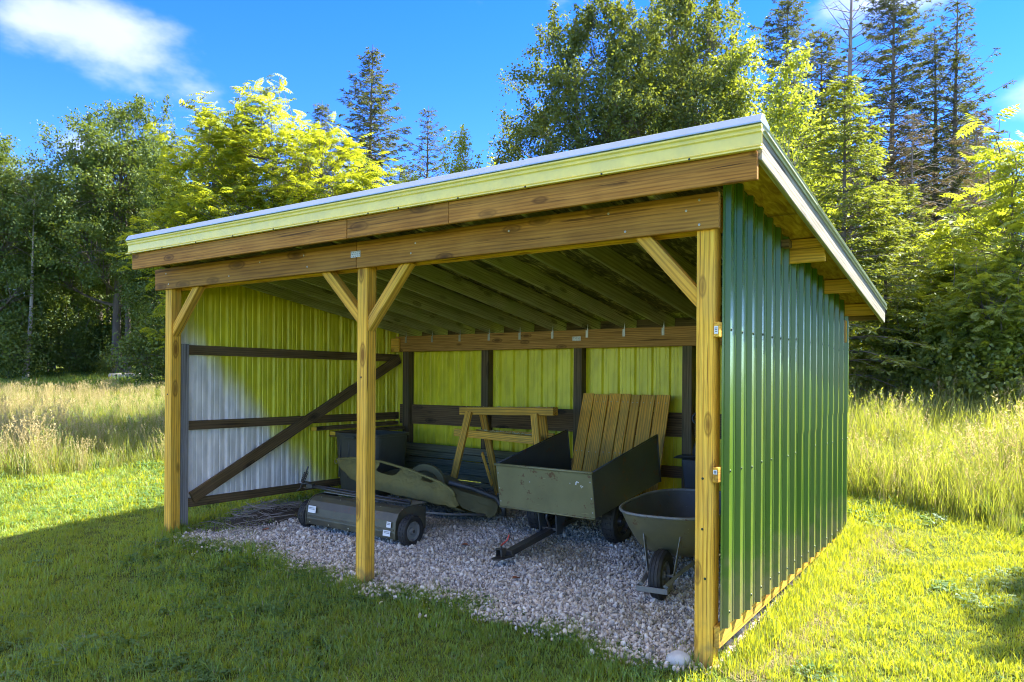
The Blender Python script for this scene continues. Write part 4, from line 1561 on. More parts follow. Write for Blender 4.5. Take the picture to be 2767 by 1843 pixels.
def make_shelf_boards():
    lbs = ['yellow-ended lumber length lying nearest the left wall above the charcoal tub', 'lower yellow-ended lumber length over the front of the charcoal tub']
    for k, (xa, ya, z, yb) in enumerate(((-6.235, 2.06, 1.215, 3.62), (-6.09, 2.26, 1.150, 3.60))):
        root = thing('lumber_length', lbs[k], 'lumber', (xa, (ya + yb) / 2, z - 0.03), group='yellow-ended lumber on the wall bracket')
        L = (yb - ya) / 2
        board('plank', (0, -L, 0.03), (0.02, L, 0.05), 0.05, 0.10, W_GIRT, root)
        Acc().box((0, -L - 0.002, 0.03), (0.10, 0.004, 0.05)).build('painted_end', YELLOWEND, root, bevel=0.001)
    for y in (2.45, 3.4):
        a = Acc().box((-6.2, y, 1.105), (0.30, 0.04, 0.035)).build('shelf_bracket', W_GIRT, shed, bevel=0.003)


make_shelf_boards()


def make_trimmer():
    x0, y0 = -1.44, 3.42
    root = thing('string_trimmer', 'black string trimmer propped upright beside the leaning plank gate', 'string trimmer', (x0, y0, g1(x0, y0)))
    Acc().tube([(0.02, 0.0, 0.10), (0.0, 0.05, 0.75), (-0.03, 0.18, 1.55)], 0.013, 10).build('shaft', STEEL, root, smooth=True)
    Acc().lathe([(0.001, 0.0), (0.10, 0.0), (0.115, 0.05), (0.10, 0.20), (0.07, 0.30), (0.045, 0.34), (0.001, 0.34)], (0.02, -0.01, 0.02), 'z', 20, closed=False).build('engine_housing', BLACKPL, root, smooth=False)
    A = Acc()
    A.prism([(-0.24, -0.10, 0.70), (-0.18, -0.13, 0.735), (0.06, -0.13, 0.735), (0.10, -0.08, 0.70)], (0, 0.22, 0.0))
    A.build('guard', BLACKPL, root, bevel=0.01)
    Acc().hexa([(-0.10, -0.09, 0.36), (0.04, -0.09, 0.36), (0.04, 0.06, 0.36), (-0.10, 0.06, 0.36), (-0.14, -0.08, 0.70), (0.05, -0.08, 0.70), (0.05, 0.07, 0.70), (-0.14, 0.07, 0.70)]).build('gear_case', BLACKPL, root, bevel=0.015)
    Acc().lathe([(0.001, 0.0), (0.06, 0.0), (0.07, 0.04), (0.05, 0.12), (0.03, 0.17), (0.001, 0.17)], (0.02, 0.02, 0.735), 'z', 16, closed=False).build('spool_head', BLACKPL, root, smooth=False)
    t = np.linspace(0, 2 * math.pi, 20, endpoint=False)
    Acc().tube(np.stack([0.09 * np.cos(t), 0.12 + 0.01 * np.sin(t), 1.15 + 0.07 * np.sin(t)], 1), 0.012, 8, closed=True).build('loop_handle', BLACKPL, root, smooth=True)


make_trimmer()


def make_twigs():
    r2 = np.random.default_rng(11)
    root = thing('twig_heap', 'low heap of dry grey twigs on the grass left of the sweeper', 'twig heap', (-5.85, 1.02, g1(-5.85, 1.02)))
    A = Acc()
    for k in range(300):
        x, y = r2.normal() * 0.21, r2.normal() * 0.42
        x -= y * 0.05
        hgt = max(0.015, 0.22 * math.exp(-((x / 0.28) ** 2 + (y / 0.55) ** 2)) * r2.uniform(0.1, 1.0))
        a = r2.normal() * 0.9 + 0.6
        l = r2.uniform(0.12, 0.5)
        d = np.array([math.cos(a), math.sin(a), r2.normal() * 0.15])
        bend = np.array([r2.normal(), r2.normal(), r2.normal() * 0.4]) * 0.05
        c = np.array([x, y, hgt])
        pts = np.array([c - d * l / 2, c - d * l / 6 + bend, c + d * l / 6 + bend * 0.6, c + d * l / 2])
        gg = gz(pts[:, 0] - 5.85, pts[:, 1] + 1.02) - g1(-5.85, 1.02)
        pts[:, 2] = np.maximum(pts[:, 2] + gg, gg + 0.006)
        r0 = r2.uniform(0.0022, 0.0052)
        A.tube(pts, [r0, r0 * 0.9, r0 * 0.7, r0 * 0.35], 4, caps=False)
    A.build('twigs', TWIG, root, fix=False)
    # dark leaf litter the twigs lie on
    LIT = mat_paint('dark_leaf_litter', (0.055, 0.043, 0.030), rough=0.95, var=0.5, dirt=(0.15, 0.12, 0.08), dirt_amt=0.7, scale=30, bump=1.0)
    V, F = [], []
    nr, na = 7, 30
    for i in range(nr):
        for j in range(na):
            t = i / (nr - 1)
            a = j * 2 * math.pi / na
            w = 1 + 0.16 * math.sin(3 * a + 1) + 0.1 * math.sin(7 * a)
            x, y = 0.42 * w * t * math.cos(a), 0.80 * w * t * math.sin(a)
            z = gz(x - 5.85, y + 1.02) - g1(-5.85, 1.02) + 0.012 + 0.085 * (1 - t * t) ** 1.5 + 0.012 * math.sin(x * 30) * math.cos(y * 25) * (1 - t) - 0.02 * (t > 0.95)
            V.append((x, y, float(z)))
    for i in range(nr - 1):
        for j in range(na):
            F.append((i * na + j, (i + 1) * na + j, (i + 1) * na + (j + 1) % na, i * na + (j + 1) % na))
    Acc().add(V, F).build('litter', LIT, root, smooth=True, fix=False)


make_twigs()


def make_rock(name, x, y, s, seed, label, mat):
    r2 = np.random.default_rng(seed)
    bm = bmesh.new()
    bmesh.ops.create_icosphere(bm, subdivisions=3, radius=1.0)
    ph = r2.normal(size=(9, 3)) * 1.5
    of = r2.uniform(0, 6, 9)
    for v in bm.verts:
        c = np.array(v.co)
        d = sum(math.sin(float(ph[i] @ c) * (1 + i * 0.25) + of[i]) / (2 + i) for i in range(9))
        v.co = Vector(np.round(c * (1 + 0.16 * d) * 7) / 7 * 0.5 + c * (1 + 0.16 * d) * 0.5)
        v.co = Vector((v.co.x * s[0], v.co.y * s[1], v.co.z * s[2]))
    me = bpy.data.meshes.new(name)
    bm.to_mesh(me)
    bm.free()
    me.materials.append(mat)
    me.polygons.foreach_set('use_smooth', [True] * len(me.polygons))
    o_ = link(name, me, None, (x, y, g1(x, y) + s[2] * 0.6))
    return tag(o_, label, 'rock')


make_rock('fieldstone', -0.215, -0.02, (0.085, 0.07, 0.06), 5, 'pale fist-sized fieldstone at the foot of the right front post', STONE)
LEAFM = mat_paint('fallen_leaf_brown', (0.30, 0.11, 0.05), rough=0.8, var=0.3)
for (x, y), lb in zip(((-2.05, 0.75), (-3.05, 1.30), (-5.35, 0.62)), ('curled red-brown fallen leaf on the gravel in front of the cart hitch', 'red-brown fallen leaf on the gravel right of the sweeper wheel', 'brown fallen leaf on the gravel in front of the sweeper')):
    A = Acc()
    t = np.linspace(0, 1, 7)
    wv = 0.028 * np.sin(np.pi * t) ** 0.8
    V = []
    for i in range(7):
        for s in (-1, 0, 1):
            V.append((-0.045 + 0.09 * t[i], s * wv[i], 0.006 + 0.018 * abs(s) * math.sin(math.pi * t[i]) + 0.012 * t[i]))
    F = []
    for i in range(6):
        for j in range(2):
            F.append((i * 3 + j, (i + 1) * 3 + j, (i + 1) * 3 + j + 1, i * 3 + j + 1))
    o_ = A.add(V, F).build('fallen_leaf', LEAFM, None, (x, y, g1(x, y) + 0.025), (0, 0, x * 7), fix=False)
    sd = o_.modifiers.new('solid', 'SOLIDIFY')
    sd.thickness = 0.001
    tag(o_, lb, 'leaf')

# ------------------------------------------------------------------ trees
def at_px(px, depth):
    """ground point seen at picture column px (of 2354) at a given depth along the view axis."""
    lat = (px - 1177) / 1747.9 * depth
    x = CAM.x + _f.x * depth + _r0.x * lat
    y = CAM.y + _f.y * depth + _r0.y * lat
    return x, y, g1(x, y)


def unit(v):
    return v / (np.linalg.norm(v, axis=-1, keepdims=True) + 1e-9)


def leaf_quads(c, d, n, ln, wd):
    """c base, d direction, n blade normal, ln length, wd width -> rhombic leaves (k,4,3), slightly cupped."""
    d = unit(d)
    s = unit(np.cross(d, n))
    nn = np.cross(s, d)
    ln, wd = ln[:, None], wd[:, None]
    mid = c + d * ln * 0.45
    return np.stack([c, mid + s * wd * 0.5 + nn * wd * 0.12, c + d * ln - nn * ln * 0.08, mid - s * wd * 0.5 + nn * wd * 0.12], 1)


class Tubes:
    def __init__(self):
        self.V, self.F, self.n = [], [], 0

    def add(self, P_, r, k=5):
        P_ = np.asarray(P_, float)
        m = len(P_)
        T = unit(np.gradient(P_, axis=0))
        ref = np.array([0, 0, 1.0]) if abs(T[0][2]) < 0.85 else np.array([1.0, 0, 0])
        A = unit(np.cross(T, ref))
        B = np.cross(T, A)
        an = np.arange(k) * 2 * np.pi / k
        r = np.asarray(r, float)
        V = P_[:, None, :] + r[:, None, None] * (np.cos(an)[None, :, None] * A[:, None, :] + np.sin(an)[None, :, None] * B[:, None, :])
        self.V.append(V.reshape(-1, 3))
        i, j = np.meshgrid(np.arange(m - 1), np.arange(k), indexing='ij')
        a = i * k + j
        b = i * k + (j + 1) % k
        self.F.append(np.stack([a, b, b + k, a + k], -1).reshape(-1, 4) + self.n)
        self.n += m * k

    def mesh(self, name, mat):
        return indexed_mesh(name, np.concatenate(self.V), np.concatenate(self.F), mat)


def curve3(a, b, bend, m=6):
    t = np.linspace(0, 1, m)[:, None]
    return a * (1 - t) + b * t + bend * (4 * t * (1 - t))


def broadleaf(seed, H, tr, lobes, n_cl, per, leaf, bark, leafmat, kind='simple', spread=0.42, fork=0.3, shoots=0, trunk_top=0.8, lean=(0, 0)):
    """trunk + limbs + twigs, and a crown of leaf-sized faces gathered in clumps on uneven lobes."""
    r = np.random.default_rng(seed)
    T = Tubes()
    topv = np.array([lean[0], lean[1], H * trunk_top])
    base = np.zeros(3)
    zz = np.linspace(0, 1, 9)
    trunk = base * (1 - zz[:, None]) + topv * zz[:, None] + np.stack([np.sin(zz * 4 + seed) * 0.012 * H * zz, np.cos(zz * 3.1 + seed) * 0.012 * H * zz, zz * 0], 1)
    rad = tr * (1 - 0.85 * zz) + tr * 0.35 * np.exp(-zz * 30)
    T.add(trunk, rad, 8)
    lobes = np.array(lobes, float)
    wts = lobes[:, 3] * lobes[:, 4] * lobes[:, 5]
    wts = wts ** 0.75
    wts /= wts.sum()
    cl_all = []
    for lb, w in zip(lobes, wts):
        c, rr = lb[:3], lb[3:6]
        z0 = max(fork * H * 0.7, min(c[2] - 0.35 * np.hypot(c[0], c[1]) - rr[2] * 0.5, H * trunk_top * 0.95))
        a = np.array([np.interp(z0, trunk[:, 2], trunk[:, k]) for k in range(3)])
        limb = curve3(a, c, np.array([0, 0, -0.08 * np.linalg.norm(c - a)]) + r.normal(size=3) * 0.08, 7)
        r0 = tr * 0.42 * (1 - 0.6 * z0 / H)
        T.add(limb, np.linspace(r0, r0 * 0.3, 7), 6)
        k = max(6, int(n_cl * w))
        d = unit(r.normal(size=(k, 3)))
        rad_ = r.uniform(0.35, 1.0, k) ** 0.55
        bump = 1 + 0.22 * np.sin(d[:, 0] * 5 + seed) * np.cos(d[:, 1] * 4 + d[:, 2] * 5 + seed)
        p = c + d * rr * (rad_ * bump)[:, None]
        for q in p:
            s = limb[r.integers(3, 7)]
            T.add(curve3(s, q, np.array([0, 0, 0.10]) + r.normal(size=3) * 0.06, 4), np.linspace(r0 * 0.22, 0.006, 4), 4)
        cl_all.append(p)
    cl = np.concatenate(cl_all)
    if shoots:
        idx = np.argsort(-(cl[:, 2] + r.normal(size=len(cl)) * 0.6))[:shoots]
        ex = []
        for i in idx:
            tip = cl[i] + np.array([r.normal() * 0.15, r.normal() * 0.15, r.uniform(0.3, 0.9)])
            T.add(curve3(cl[i], tip, r.normal(size=3) * 0.05, 4), np.linspace(0.012, 0.004, 4), 4)
            for s in np.linspace(0.35, 1, 3):
                ex.append(cl[i] * (1 - s) + tip * s)
        ex = np.array(ex)
    else:
        ex = np.zeros((0, 3))
    Q = []
    if kind == 'simple':
        for pts, num, sp in ((cl, per, spread), (ex, max(4, per // 4), spread * 0.35)):
            if not len(pts):
                continue
            m = len(pts)
            cnt = num
            c = np.repeat(pts, cnt, axis=0)
            off = r.normal(size=(m * cnt, 3)) * sp * np.array([1, 1, 0.72])
            # leaves hang in short sprays: pull them onto a few spokes per clump
            sp_dir = unit(r.normal(size=(m, 5, 3)) + np.array([0, 0, 0.15]))
            which = r.integers(0, 5, m * cnt)
            spoke = sp_dir[np.repeat(np.arange(m), cnt), which]
            tt = r.uniform(0.05, 1.0, m * cnt)[:, None]
            c = c + spoke * tt * sp * 1.7 + off * 0.42
            d = unit(spoke * 0.6 + r.normal(size=c.shape) * 0.8 + np.array([0, 0, -0.35]))
            nrm = unit(r.normal(size=c.shape) * 0.7 + np.array([0, 0, 1.0]))
            ln = leaf * r.uniform(0.65, 1.25, len(c))
            Q.append(leaf_quads(c, d, nrm, ln, ln * r.uniform(0.5, 0.75, len(c))))
    else:
        for pts, num in ((cl, per), (ex, max(2, per // 3))):
            for q in pts:
                for _ in range(num):
                    a = r.uniform(0, 2 * np.pi)
                    L = leaf * r.uniform(0.7, 1.25)
                    out = np.array([math.cos(a), math.sin(a), r.uniform(-0.1, 0.95)])
                    t = np.linspace(0.2, 1, 6)
                    o = q + r.normal(size=3) * spread * 0.22
                    pos = o + np.outer(t * L, out) + np.outer(t ** 2 * L, [0, 0, -r.uniform(0.15, 0.6)])
                    tang = unit(np.gradient(pos, axis=0))
                    side = unit(np.cross(tang, np.array([0, 0, 1.0]) + r.normal(size=3) * 0.25))
                    nn = np.cross(side, tang)
                    st_ = np.concatenate([o[None], pos])
                    ws = (side[:1] * 0.0045)
                    Q.append(np.stack([st_[:-1] - ws, st_[:-1] + ws, st_[1:] + ws * 0.8, st_[1:] - ws * 0.8], 1))
                    sz = L * 0.31 * (0.6 + 0.6 * np.sin(np.pi * np.clip(t * 0.85, 0, 1)))
                    for s in (-1, 1):
                        dd = unit(tang * 0.55 + side * s + np.array([0, 0, -0.28]))
                        Q.append(leaf_quads(pos, dd, nn + r.normal(size=pos.shape) * 0.2, sz, sz * 0.42))
                    Q.append(leaf_quads(pos[-1:], tang[-1:], nn[-1:], sz[-1:] * 1.2, sz[-1:] * 0.4))
    return T.mesh('trunk', bark), fast_quads('crown', np.concatenate(Q), leafmat)


def conifer(seed, H, R, bark, needle, z0=0.12, whorl=0.34, per=6, dead=0.0, droop=0.25, dens=1.0, tr=None, top_open=0.0, ragged=0.25, twl=0.34, live_from=0.0, up=0.1):
    """straight stem with whorls of boughs; each bough carries flat sprays of needle-sized faces."""
    r = np.random.default_rng(seed)
    T = Tubes()
    tr = tr or H * 0.013
    zz = np.linspace(0, 1, 12)
    trunk = np.stack([np.sin(zz * 3 + seed) * 0.006 * H, np.cos(zz * 2.3 + seed) * 0.006 * H, zz * H], 1)
    trunk[:, :2] -= trunk[0, :2]
    T.add(trunk, tr * (1 - 0.93 * zz) + 0.4 * tr * np.exp(-zz * 40), 8)
    Q = []
    z = z0 * H
    while z < H * 0.985:
        s = (z - z0 * H) / (H * (1 - z0))
        prof = (1 - s) ** 0.68 * (0.6 + 0.4 * min(1, s * 6 + 0.2))
        nb = max(3, int(per * (0.75 + 0.5 * r.random())))
        a0 = r.uniform(0, 6.28)
        c = np.array([np.interp(z, trunk[:, 2], trunk[:, k]) for k in range(3)])
        for b in range(nb):
            a = a0 + b * 2 * np.pi / nb + r.normal() * 0.25
            Lb = max(0.12, R * prof * (1 + r.normal() * ragged))
            out = np.array([math.cos(a), math.sin(a), 0])
            t = np.linspace(0, 1, 7)
            rise = up + 0.45 * s
            path = c + np.outer(t * Lb, out) + np.outer((rise * t - droop * (1.2 - s) * t ** 2 * 1.3 + 0.10 * t ** 4) * Lb, [0, 0, 1])
            T.add(path, np.linspace(max(0.006, tr * 0.20 * (1 - 0.7 * s)), 0.004, 7), 4)
            isdead = r.random() < (dead if s > live_from else max(dead, 0.9))
            side = np.array([-math.sin(a), math.cos(a), 0])
            ntw = max(3, int(Lb / 0.105 * dens * (0.30 if isdead else 1.0)))
            tt = r.uniform(0.12 if not isdead else 0.35, 1.0, ntw)
            pts = np.stack([np.interp(tt, t, path[:, k]) for k in range(3)], 1)
            sg = r.choice([-1, 1], ntw)
            dv = unit(out * 0.75 + side * sg[:, None] * r.uniform(0.5, 1.1, ntw)[:, None] + np.array([0, 0, -0.22]) + r.normal(size=(ntw, 3)) * 0.14)
            ltw = twl * (0.35 + 0.75 * (1 - tt)) * (0.6 + 0.4 * min(1, Lb)) * r.uniform(0.7, 1.25, ntw)
            if isdead:
                for p_, d_, l_ in zip(pts, dv, ltw):
                    T.add(np.array([p_, p_ + d_ * l_ * 0.8, p_ + d_ * l_ * 1.5 + np.array([0, 0, -0.05])]), [0.006, 0.004, 0.002], 3)
                continue
            # needle sprays: several slim leaflets set along every twig
            m = 5
            u = np.linspace(0.1, 1.0, m)
            base_ = pts[:, None, :] + dv[:, None, :] * (ltw[:, None] * u)[:, :, None]
            sd = unit(np.cross(dv, [0, 0, 1.0]))
            for q in (-1, 1):
                nd = unit(dv[:, None, :] * 0.9 + sd[:, None, :] * q * 0.75 + r.normal(size=(ntw, m, 3)) * 0.3)
                ln = (0.11 * (0.7 + 0.6 * r.random((ntw, m)))).ravel()
                Q.append(leaf_quads(base_.reshape(-1, 3), nd.reshape(-1, 3), np.tile([0, 0, 1.0], (ntw * m, 1)) + r.normal(size=(ntw * m, 3)) * 0.5, ln, ln * 0.30))
        z += whorl * (0.7 + 0.6 * r.random()) * (1 - 0.45 * s)
    return T.mesh('trunk', bark), (fast_quads('crown', np.concatenate(Q), needle) if Q else None)


def plant_tree(name, label, meshes, px, depth, scale=1.0, rotz=0.0, group=None, cat='tree', xy=None, sz=None):
    x, y, z = at_px(px, depth) if xy is None else (*xy, g1(*xy))
    root = thing(name, label, cat, (x, y, z - 0.05), (0, 0, rotz), group)
    root.scale = (scale, scale, sz or scale)
    link('trunk', meshes[0], root)
    if meshes[1] is not None:
        link('crown', meshes[1], root)
    return root


# --- species prototypes (mesh data shared between look-alikes)
WALNUT = broadleaf(21, 8.0, 0.13, [(-1.6, 0, 5.9, 1.1, 1.2, 1.1), (-0.2, 0.2, 6.0, 1.3, 1.3, 1.1), (1.2, -0.1, 5.5, 1.4, 1.4, 1.1), (2.2, 0.1, 4.5, 1.2, 1.2, 1.1), (-2.4, 0, 4.1, 1.2, 1.2, 1.1), (0, 0, 4.1, 2.4, 2.2, 1.5), (-0.5, 0.2, 2.7, 2.4, 2.0, 1.1), (-1.85, 0, 7.0, 0.4, 0.4, 0.5), (-0.4, 0, 7.1, 0.4, 0.4, 0.4), (1.9, 0.2, 2.9, 1.4, 1.4, 1.0)],
                   820, 9, 0.29, BARK, L_WALNUT, 'compound', spread=0.5, fork=0.22, shoots=22)
SAPLING = broadleaf(33, 5.0, 0.06, [(0, 0, 2.6, 1.4, 1.4, 1.2), (-0.8, 0.2, 1.7, 1.1, 1.1, 0.9), (0.8, -0.2, 3.2, 1.0, 1.0, 0.9), (0.1, 0, 4.1, 0.7, 0.7, 0.6), (0.4, 0.3, 1.0, 1.3, 1.2, 0.7)],
                    230, 8, 0.32, BARK, L_BRIGHT, 'compound', spread=0.45, fork=0.15, shoots=10)
OAK = broadleaf(5, 13.0, 0.22, [(0, 0, 8.2, 3.0, 3.0, 2.8), (-2.1, 0.4, 6.9, 2.0, 2.0, 1.9), (2.2, -0.3, 7.2, 2.0, 2.1, 1.9), (0.5, 0.3, 10.9, 1.9, 1.9, 1.6), (-1.2, -0.4, 9.9, 1.7, 1.7, 1.4), (1.2, 1.6, 5.4, 1.9, 1.9, 1.5), (-1.0, -1.9, 5.2, 1.8, 1.8, 1.4), (-2.6, 0.1, 4.6, 1.4, 1.4, 1.1), (2.6, 0.2, 4.6, 1.4, 1.4, 1.1)],
                430, 135, 0.122, BARK, L_OAK, spread=0.33, fork=0.28, shoots=10)
OAK2 = broadleaf(8, 13.0, 0.18, [(0.2, 0, 7.6, 2.3, 2.3, 3.2), (-1.5, 0.4, 5.6, 1.7, 1.8, 1.7), (1.7, -0.3, 6.0, 1.8, 1.8, 1.9), (0.2, 0.3, 11.0, 1.5, 1.5, 1.6), (-0.9, -0.4, 9.3, 1.4, 1.4, 1.4), (0.4, 1.1, 4.0, 1.8, 1.8, 1.2)],
                 310, 120, 0.132, BARK, L_OAK, spread=0.34, fork=0.25, shoots=8)
MAPLE = broadleaf(13, 14.0, 0.17, [(0, 0, 8.6, 2.2, 2.2, 2.4), (-1.9, 0.4, 8.2, 1.5, 1.5, 1.9), (1.9, -0.3, 9.0, 1.7, 1.7, 2.1), (0.9, 0.3, 11.9, 1.2, 1.2, 1.4), (-1.0, -0.4, 11.0, 1.3, 1.3, 1.3), (-2.9, -0.2, 6.4, 1.1, 1.1, 1.1), (2.6, 0.2, 6.2, 1.4, 1.4, 1.5), (0, 0.9, 5.4, 2.0, 2.0, 1.5), (1.9, 0.3, 11.2, 0.9, 0.9, 1.2)],
                  470, 120, 0.112, BARK, L_MAPLE, spread=0.27, fork=0.2, shoots=60)
POPLAR = broadleaf(17, 11.0, 0.10, [(0, 0, 6.8, 1.5, 1.5, 2.6), (0.7, 0.2, 4.6, 1.3, 1.3, 1.4), (-0.8, 0.1, 5.4, 1.2, 1.2, 1.4), (0, 0, 9.3, 0.8, 0.8, 1.2)],
                   210, 60, 0.12, BARKL, L_BRIGHT, spread=0.27, fork=0.25, shoots=14)
BUSH = broadleaf(41, 2.4, 0.03, [(0, 0, 1.0, 1.1, 1.1, 0.85), (-0.7, 0.3, 0.7, 0.8, 0.8, 0.65), (0.7, -0.2, 0.8, 0.8, 0.8, 0.7), (0.1, 0.2, 1.6, 0.7, 0.7, 0.5)],
                 150, 50, 0.095, BARK, L_BRIGHT, spread=0.24, fork=0.05, shoots=12, trunk_top=0.5)
BUSHD = broadleaf(43, 3.2, 0.04, [(0, 0, 1.3, 1.4, 1.4, 1.1), (-0.9, 0.3, 0.9, 1.0, 1.0, 0.8), (0.9, -0.2, 1.1, 1.0, 1.0, 0.9), (0.1, 0.2, 2.2, 0.9, 0.9, 0.7)],
                  170, 50, 0.12, BARK, L_OAK, spread=0.30, fork=0.05, shoots=10, trunk_top=0.5)
SPRUCE = conifer(3, 13.0, 2.6, BARK, L_SPRUCE, z0=0.10, whorl=0.36, per=7, dead=0.03, droop=0.32, dens=1.3)
SPRUCE2 = conifer(4, 13.0, 2.7, BARK, L_SPRUCE, z0=0.2, whorl=0.36, per=7, dead=0.15, droop=0.3, ragged=0.35, live_from=0.15, dens=1.3)
RAGGED = conifer(6, 14.0, 3.3, DEADW, L_SPRUCE, z0=0.12, whorl=0.36, per=7, dead=0.22, droop=0.25, ragged=0.42, live_from=0.36, dens=1.35)
THIN = conifer(9, 13.5, 2.3, BARK, L_SPRUCE, z0=0.12, whorl=0.42, per=6, dead=0.33, droop=0.15, ragged=0.4, live_from=0.3, up=0.2, dens=1.3)
SNAG = conifer(10, 14.0, 2.2, DEADW, L_DEADN, z0=0.15, whorl=0.5, per=4, dead=1.0, droop=0.1, ragged=0.45, live_from=0.0, up=0.25, dens=0.5)
HEMLOCK = conifer(12, 7.0, 1.75, BARK, L_HEMLOCK, z0=0.04, whorl=0.26, per=8, dead=0.0, droop=0.30, dens=1.15, twl=0.42)
BROWNED = conifer(15, 9.0, 2.6, DEADW, L_DEADN, z0=0.06, whorl=0.34, per=6, dead=0.55, droop=0.2, ragged=0.4)

# --- left side: oaks at the wood's edge, the bright walnut, spruces behind it
GL = 'broadleaf trees of the wood on the left'
plant_tree('walnut_tree', 'bright yellow-green walnut tree with feathery compound leaves above the shed roof', WALNUT, 632, 17, 1.0, 0.4)
plant_tree('oak_tree', 'round-topped dark oak left of the bright walnut', OAK, 268, 33, 0.97, 1.0, GL)
plant_tree('oak_tree', 'oak cut off by the left picture edge with sunlit top', OAK, -20, 32, 0.86, 3.3, GL)
plant_tree('oak_tree', 'narrow dark oak in the gap between the two leftmost crowns', OAK2, 120, 36, 0.68, 2.2, GL)
plant_tree('oak_tree', 'dark oak directly behind the left roof corner', OAK2, 395, 31, 0.76, 4.0, GL)
plant_tree('oak_tree', 'shaded oak behind the walnut, half hidden by the roof', OAK2, 520, 30, 0.80, 5.1, GL)
plant_tree('oak_tree', 'far shaded oak filling the wood behind the pale leaning stem', OAK, 40, 40, 0.78, 0.5, GL)
plant_tree('oak_tree', 'far shaded oak deep in the wood left of the shed', OAK, 230, 42, 0.82, 2.6, GL)
plant_tree('oak_tree', 'far shaded oak behind the dark oak at the roof corner', OAK2, 340, 38, 0.85, 1.6, GL)
plant_tree('oak_tree', 'far shaded oak at the extreme left of the wood', OAK2, -110, 34, 0.78, 3.6, GL)
plant_tree('oak_tree', 'far oak behind the walnut crown', OAK, 720, 44, 0.72, 2.9, GL)
SLIM = broadleaf(51, 9.0, 0.11, [(0.4, 0, 7.6, 0.9, 0.9, 0.9), (-0.5, 0.2, 6.5, 0.6, 0.6, 0.5)], 40, 40, 0.12, BARKL, L_OAK, spread=0.3, fork=0.6, lean=(0.5, 0))
plant_tree('slim_tree', 'pale slim leaning stem in front of the dark wood at left', SLIM, 58, 31, 0.97, 0.6)
SLIM2 = broadleaf(52, 9.0, 0.13, [(0.2, 0, 7.8, 1.4, 1.4, 1.1), (-0.6, 0.2, 6.3, 0.9, 0.9, 0.7)], 70, 40, 0.13, BARK, L_OAK, spread=0.35, fork=0.6)
for k, (px, d, s, lb) in enumerate(((250, 33, 1.0, 'straight dark trunk in the middle of the left wood'), (292, 30, 1.05, 'dark trunk just left of the left roof corner'), (345, 32, 1.0, 'dark trunk beside the left front post'), (165, 34, 1.0, 'dark trunk right of the pale leaning stem'), (8, 33, 1.0, 'dark trunk at the left picture edge'))):
    plant_tree('slim_tree', lb, SLIM2, px, d + 3, s * 1.1, k * 1.3, 'dark trunks in the left wood')
plant_tree('spruce_tree', 'dark spruce rising right of the walnut', SPRUCE, 850, 30, 1.02, 0.3)
plant_tree('spruce_tree', 'spruce tip just showing between walnut and taller spruce', SPRUCE, 742, 36, 0.98, 2.0)
plant_tree('spruce_tree', 'thin sparse conifer beside the small bright tree over the roof', THIN, 985, 30, 0.80, 1.0)
plant_tree('spruce_tree', 'small conifer between the dark spruce and the thin conifer', SPRUCE, 925, 34, 0.72, 4.0)
plant_tree('bright_tree', 'small rounded bright green tree above the middle of the roof', POPLAR, 1060, 22, 0.72, 0.9)
plant_tree('bright_tree', 'low bright green tree just right of the small rounded one', POPLAR, 1130, 20, 0.60, 3.9)
plant_tree('bright_tree', 'low bright green tree between dark spruce and thin conifer', POPLAR, 930, 21, 0.60, 2.9)
plant_tree('oak_tree', 'far rounded tree below the gap between walnut and maples', OAK2, 965, 40, 0.52, 2.0, GL)
plant_tree('oak_tree', 'far rounded tree behind the dark spruce', OAK2, 850, 42, 0.66, 0.4, GL)
# --- centre and right
plant_tree('maple_tree', 'tall dark maple with a wide loose crown above the roof', MAPLE, 1330, 24, 0.93, 0.2)
plant_tree('maple_tree', 'taller leafy maple right of the wide dark maple', MAPLE, 1580, 25, 1.0, 2.3)
plant_tree('maple_tree', 'loose sunlit maple at the right end of the maples', POPLAR, 1690, 23, 0.98, 2.3)
plant_tree('maple_tree', 'maple behind, filling the gap between the two tall maples', OAK2, 1455, 32, 1.0, 1.1)
plant_tree('bright_tree', 'bright leafy tree behind the right roof corner', POPLAR, 1815, 20, 0.86, 1.9)
GC = 'ragged conifers at the right'
plant_tree('ragged_conifer', 'dark conifer with thinning foliage, leftmost behind the roof corner', SPRUCE2, 1800, 31, 1.22, 0.5, GC)
plant_tree('ragged_conifer', 'conifer just left of the bare pole tree', SPRUCE2, 1893, 32, 1.14, 2.7, GC)
plant_tree('dead_snag', 'bare grey pole of a dead conifer taller than its neighbours', SNAG, 1948, 28, 1.18, 0.2)
plant_tree('ragged_conifer', 'broad dark-topped conifer right of the bare pole', RAGGED, 2040, 30, 1.16, 1.2, GC)
plant_tree('ragged_conifer', 'left one of the two thin conifers right of the broad one', THIN, 2140, 29, 1.00, 3.0, GC)
plant_tree('ragged_conifer', 'right, taller one of the two thin conifers', THIN, 2190, 28, 1.06, 5.0, GC)
plant_tree('ragged_conifer', 'low dark conifer far behind at the right edge', SPRUCE, 2310, 38, 0.90, 1.0, GC)
plant_tree('ragged_conifer', 'grey half-dead conifer in the gap behind the broad conifer', BROWNED, 2100, 25, 1.0, 0.0, GC)
plant_tree('ragged_conifer', 'grey half-dead conifer behind the bare pole', BROWNED, 1990, 26, 1.0, 2.0, GC)
plant_tree('ragged_conifer', 'shaded conifer behind the young hemlocks', SPRUCE, 2220, 33, 0.95, 2.4, GC)
plant_tree('ragged_conifer', 'brown-needled conifer beside the thin pair', BROWNED, 2235, 22, 0.9, 4.1, GC)
plant_tree('ragged_conifer', 'distant dark conifer between roof corner and bare pole', SPRUCE, 1860, 38, 1.0, 5.2, GC)
plant_tree('ragged_conifer', 'distant dark conifer behind the maples', SPRUCE, 1700, 40, 1.0, 0.9, GC)
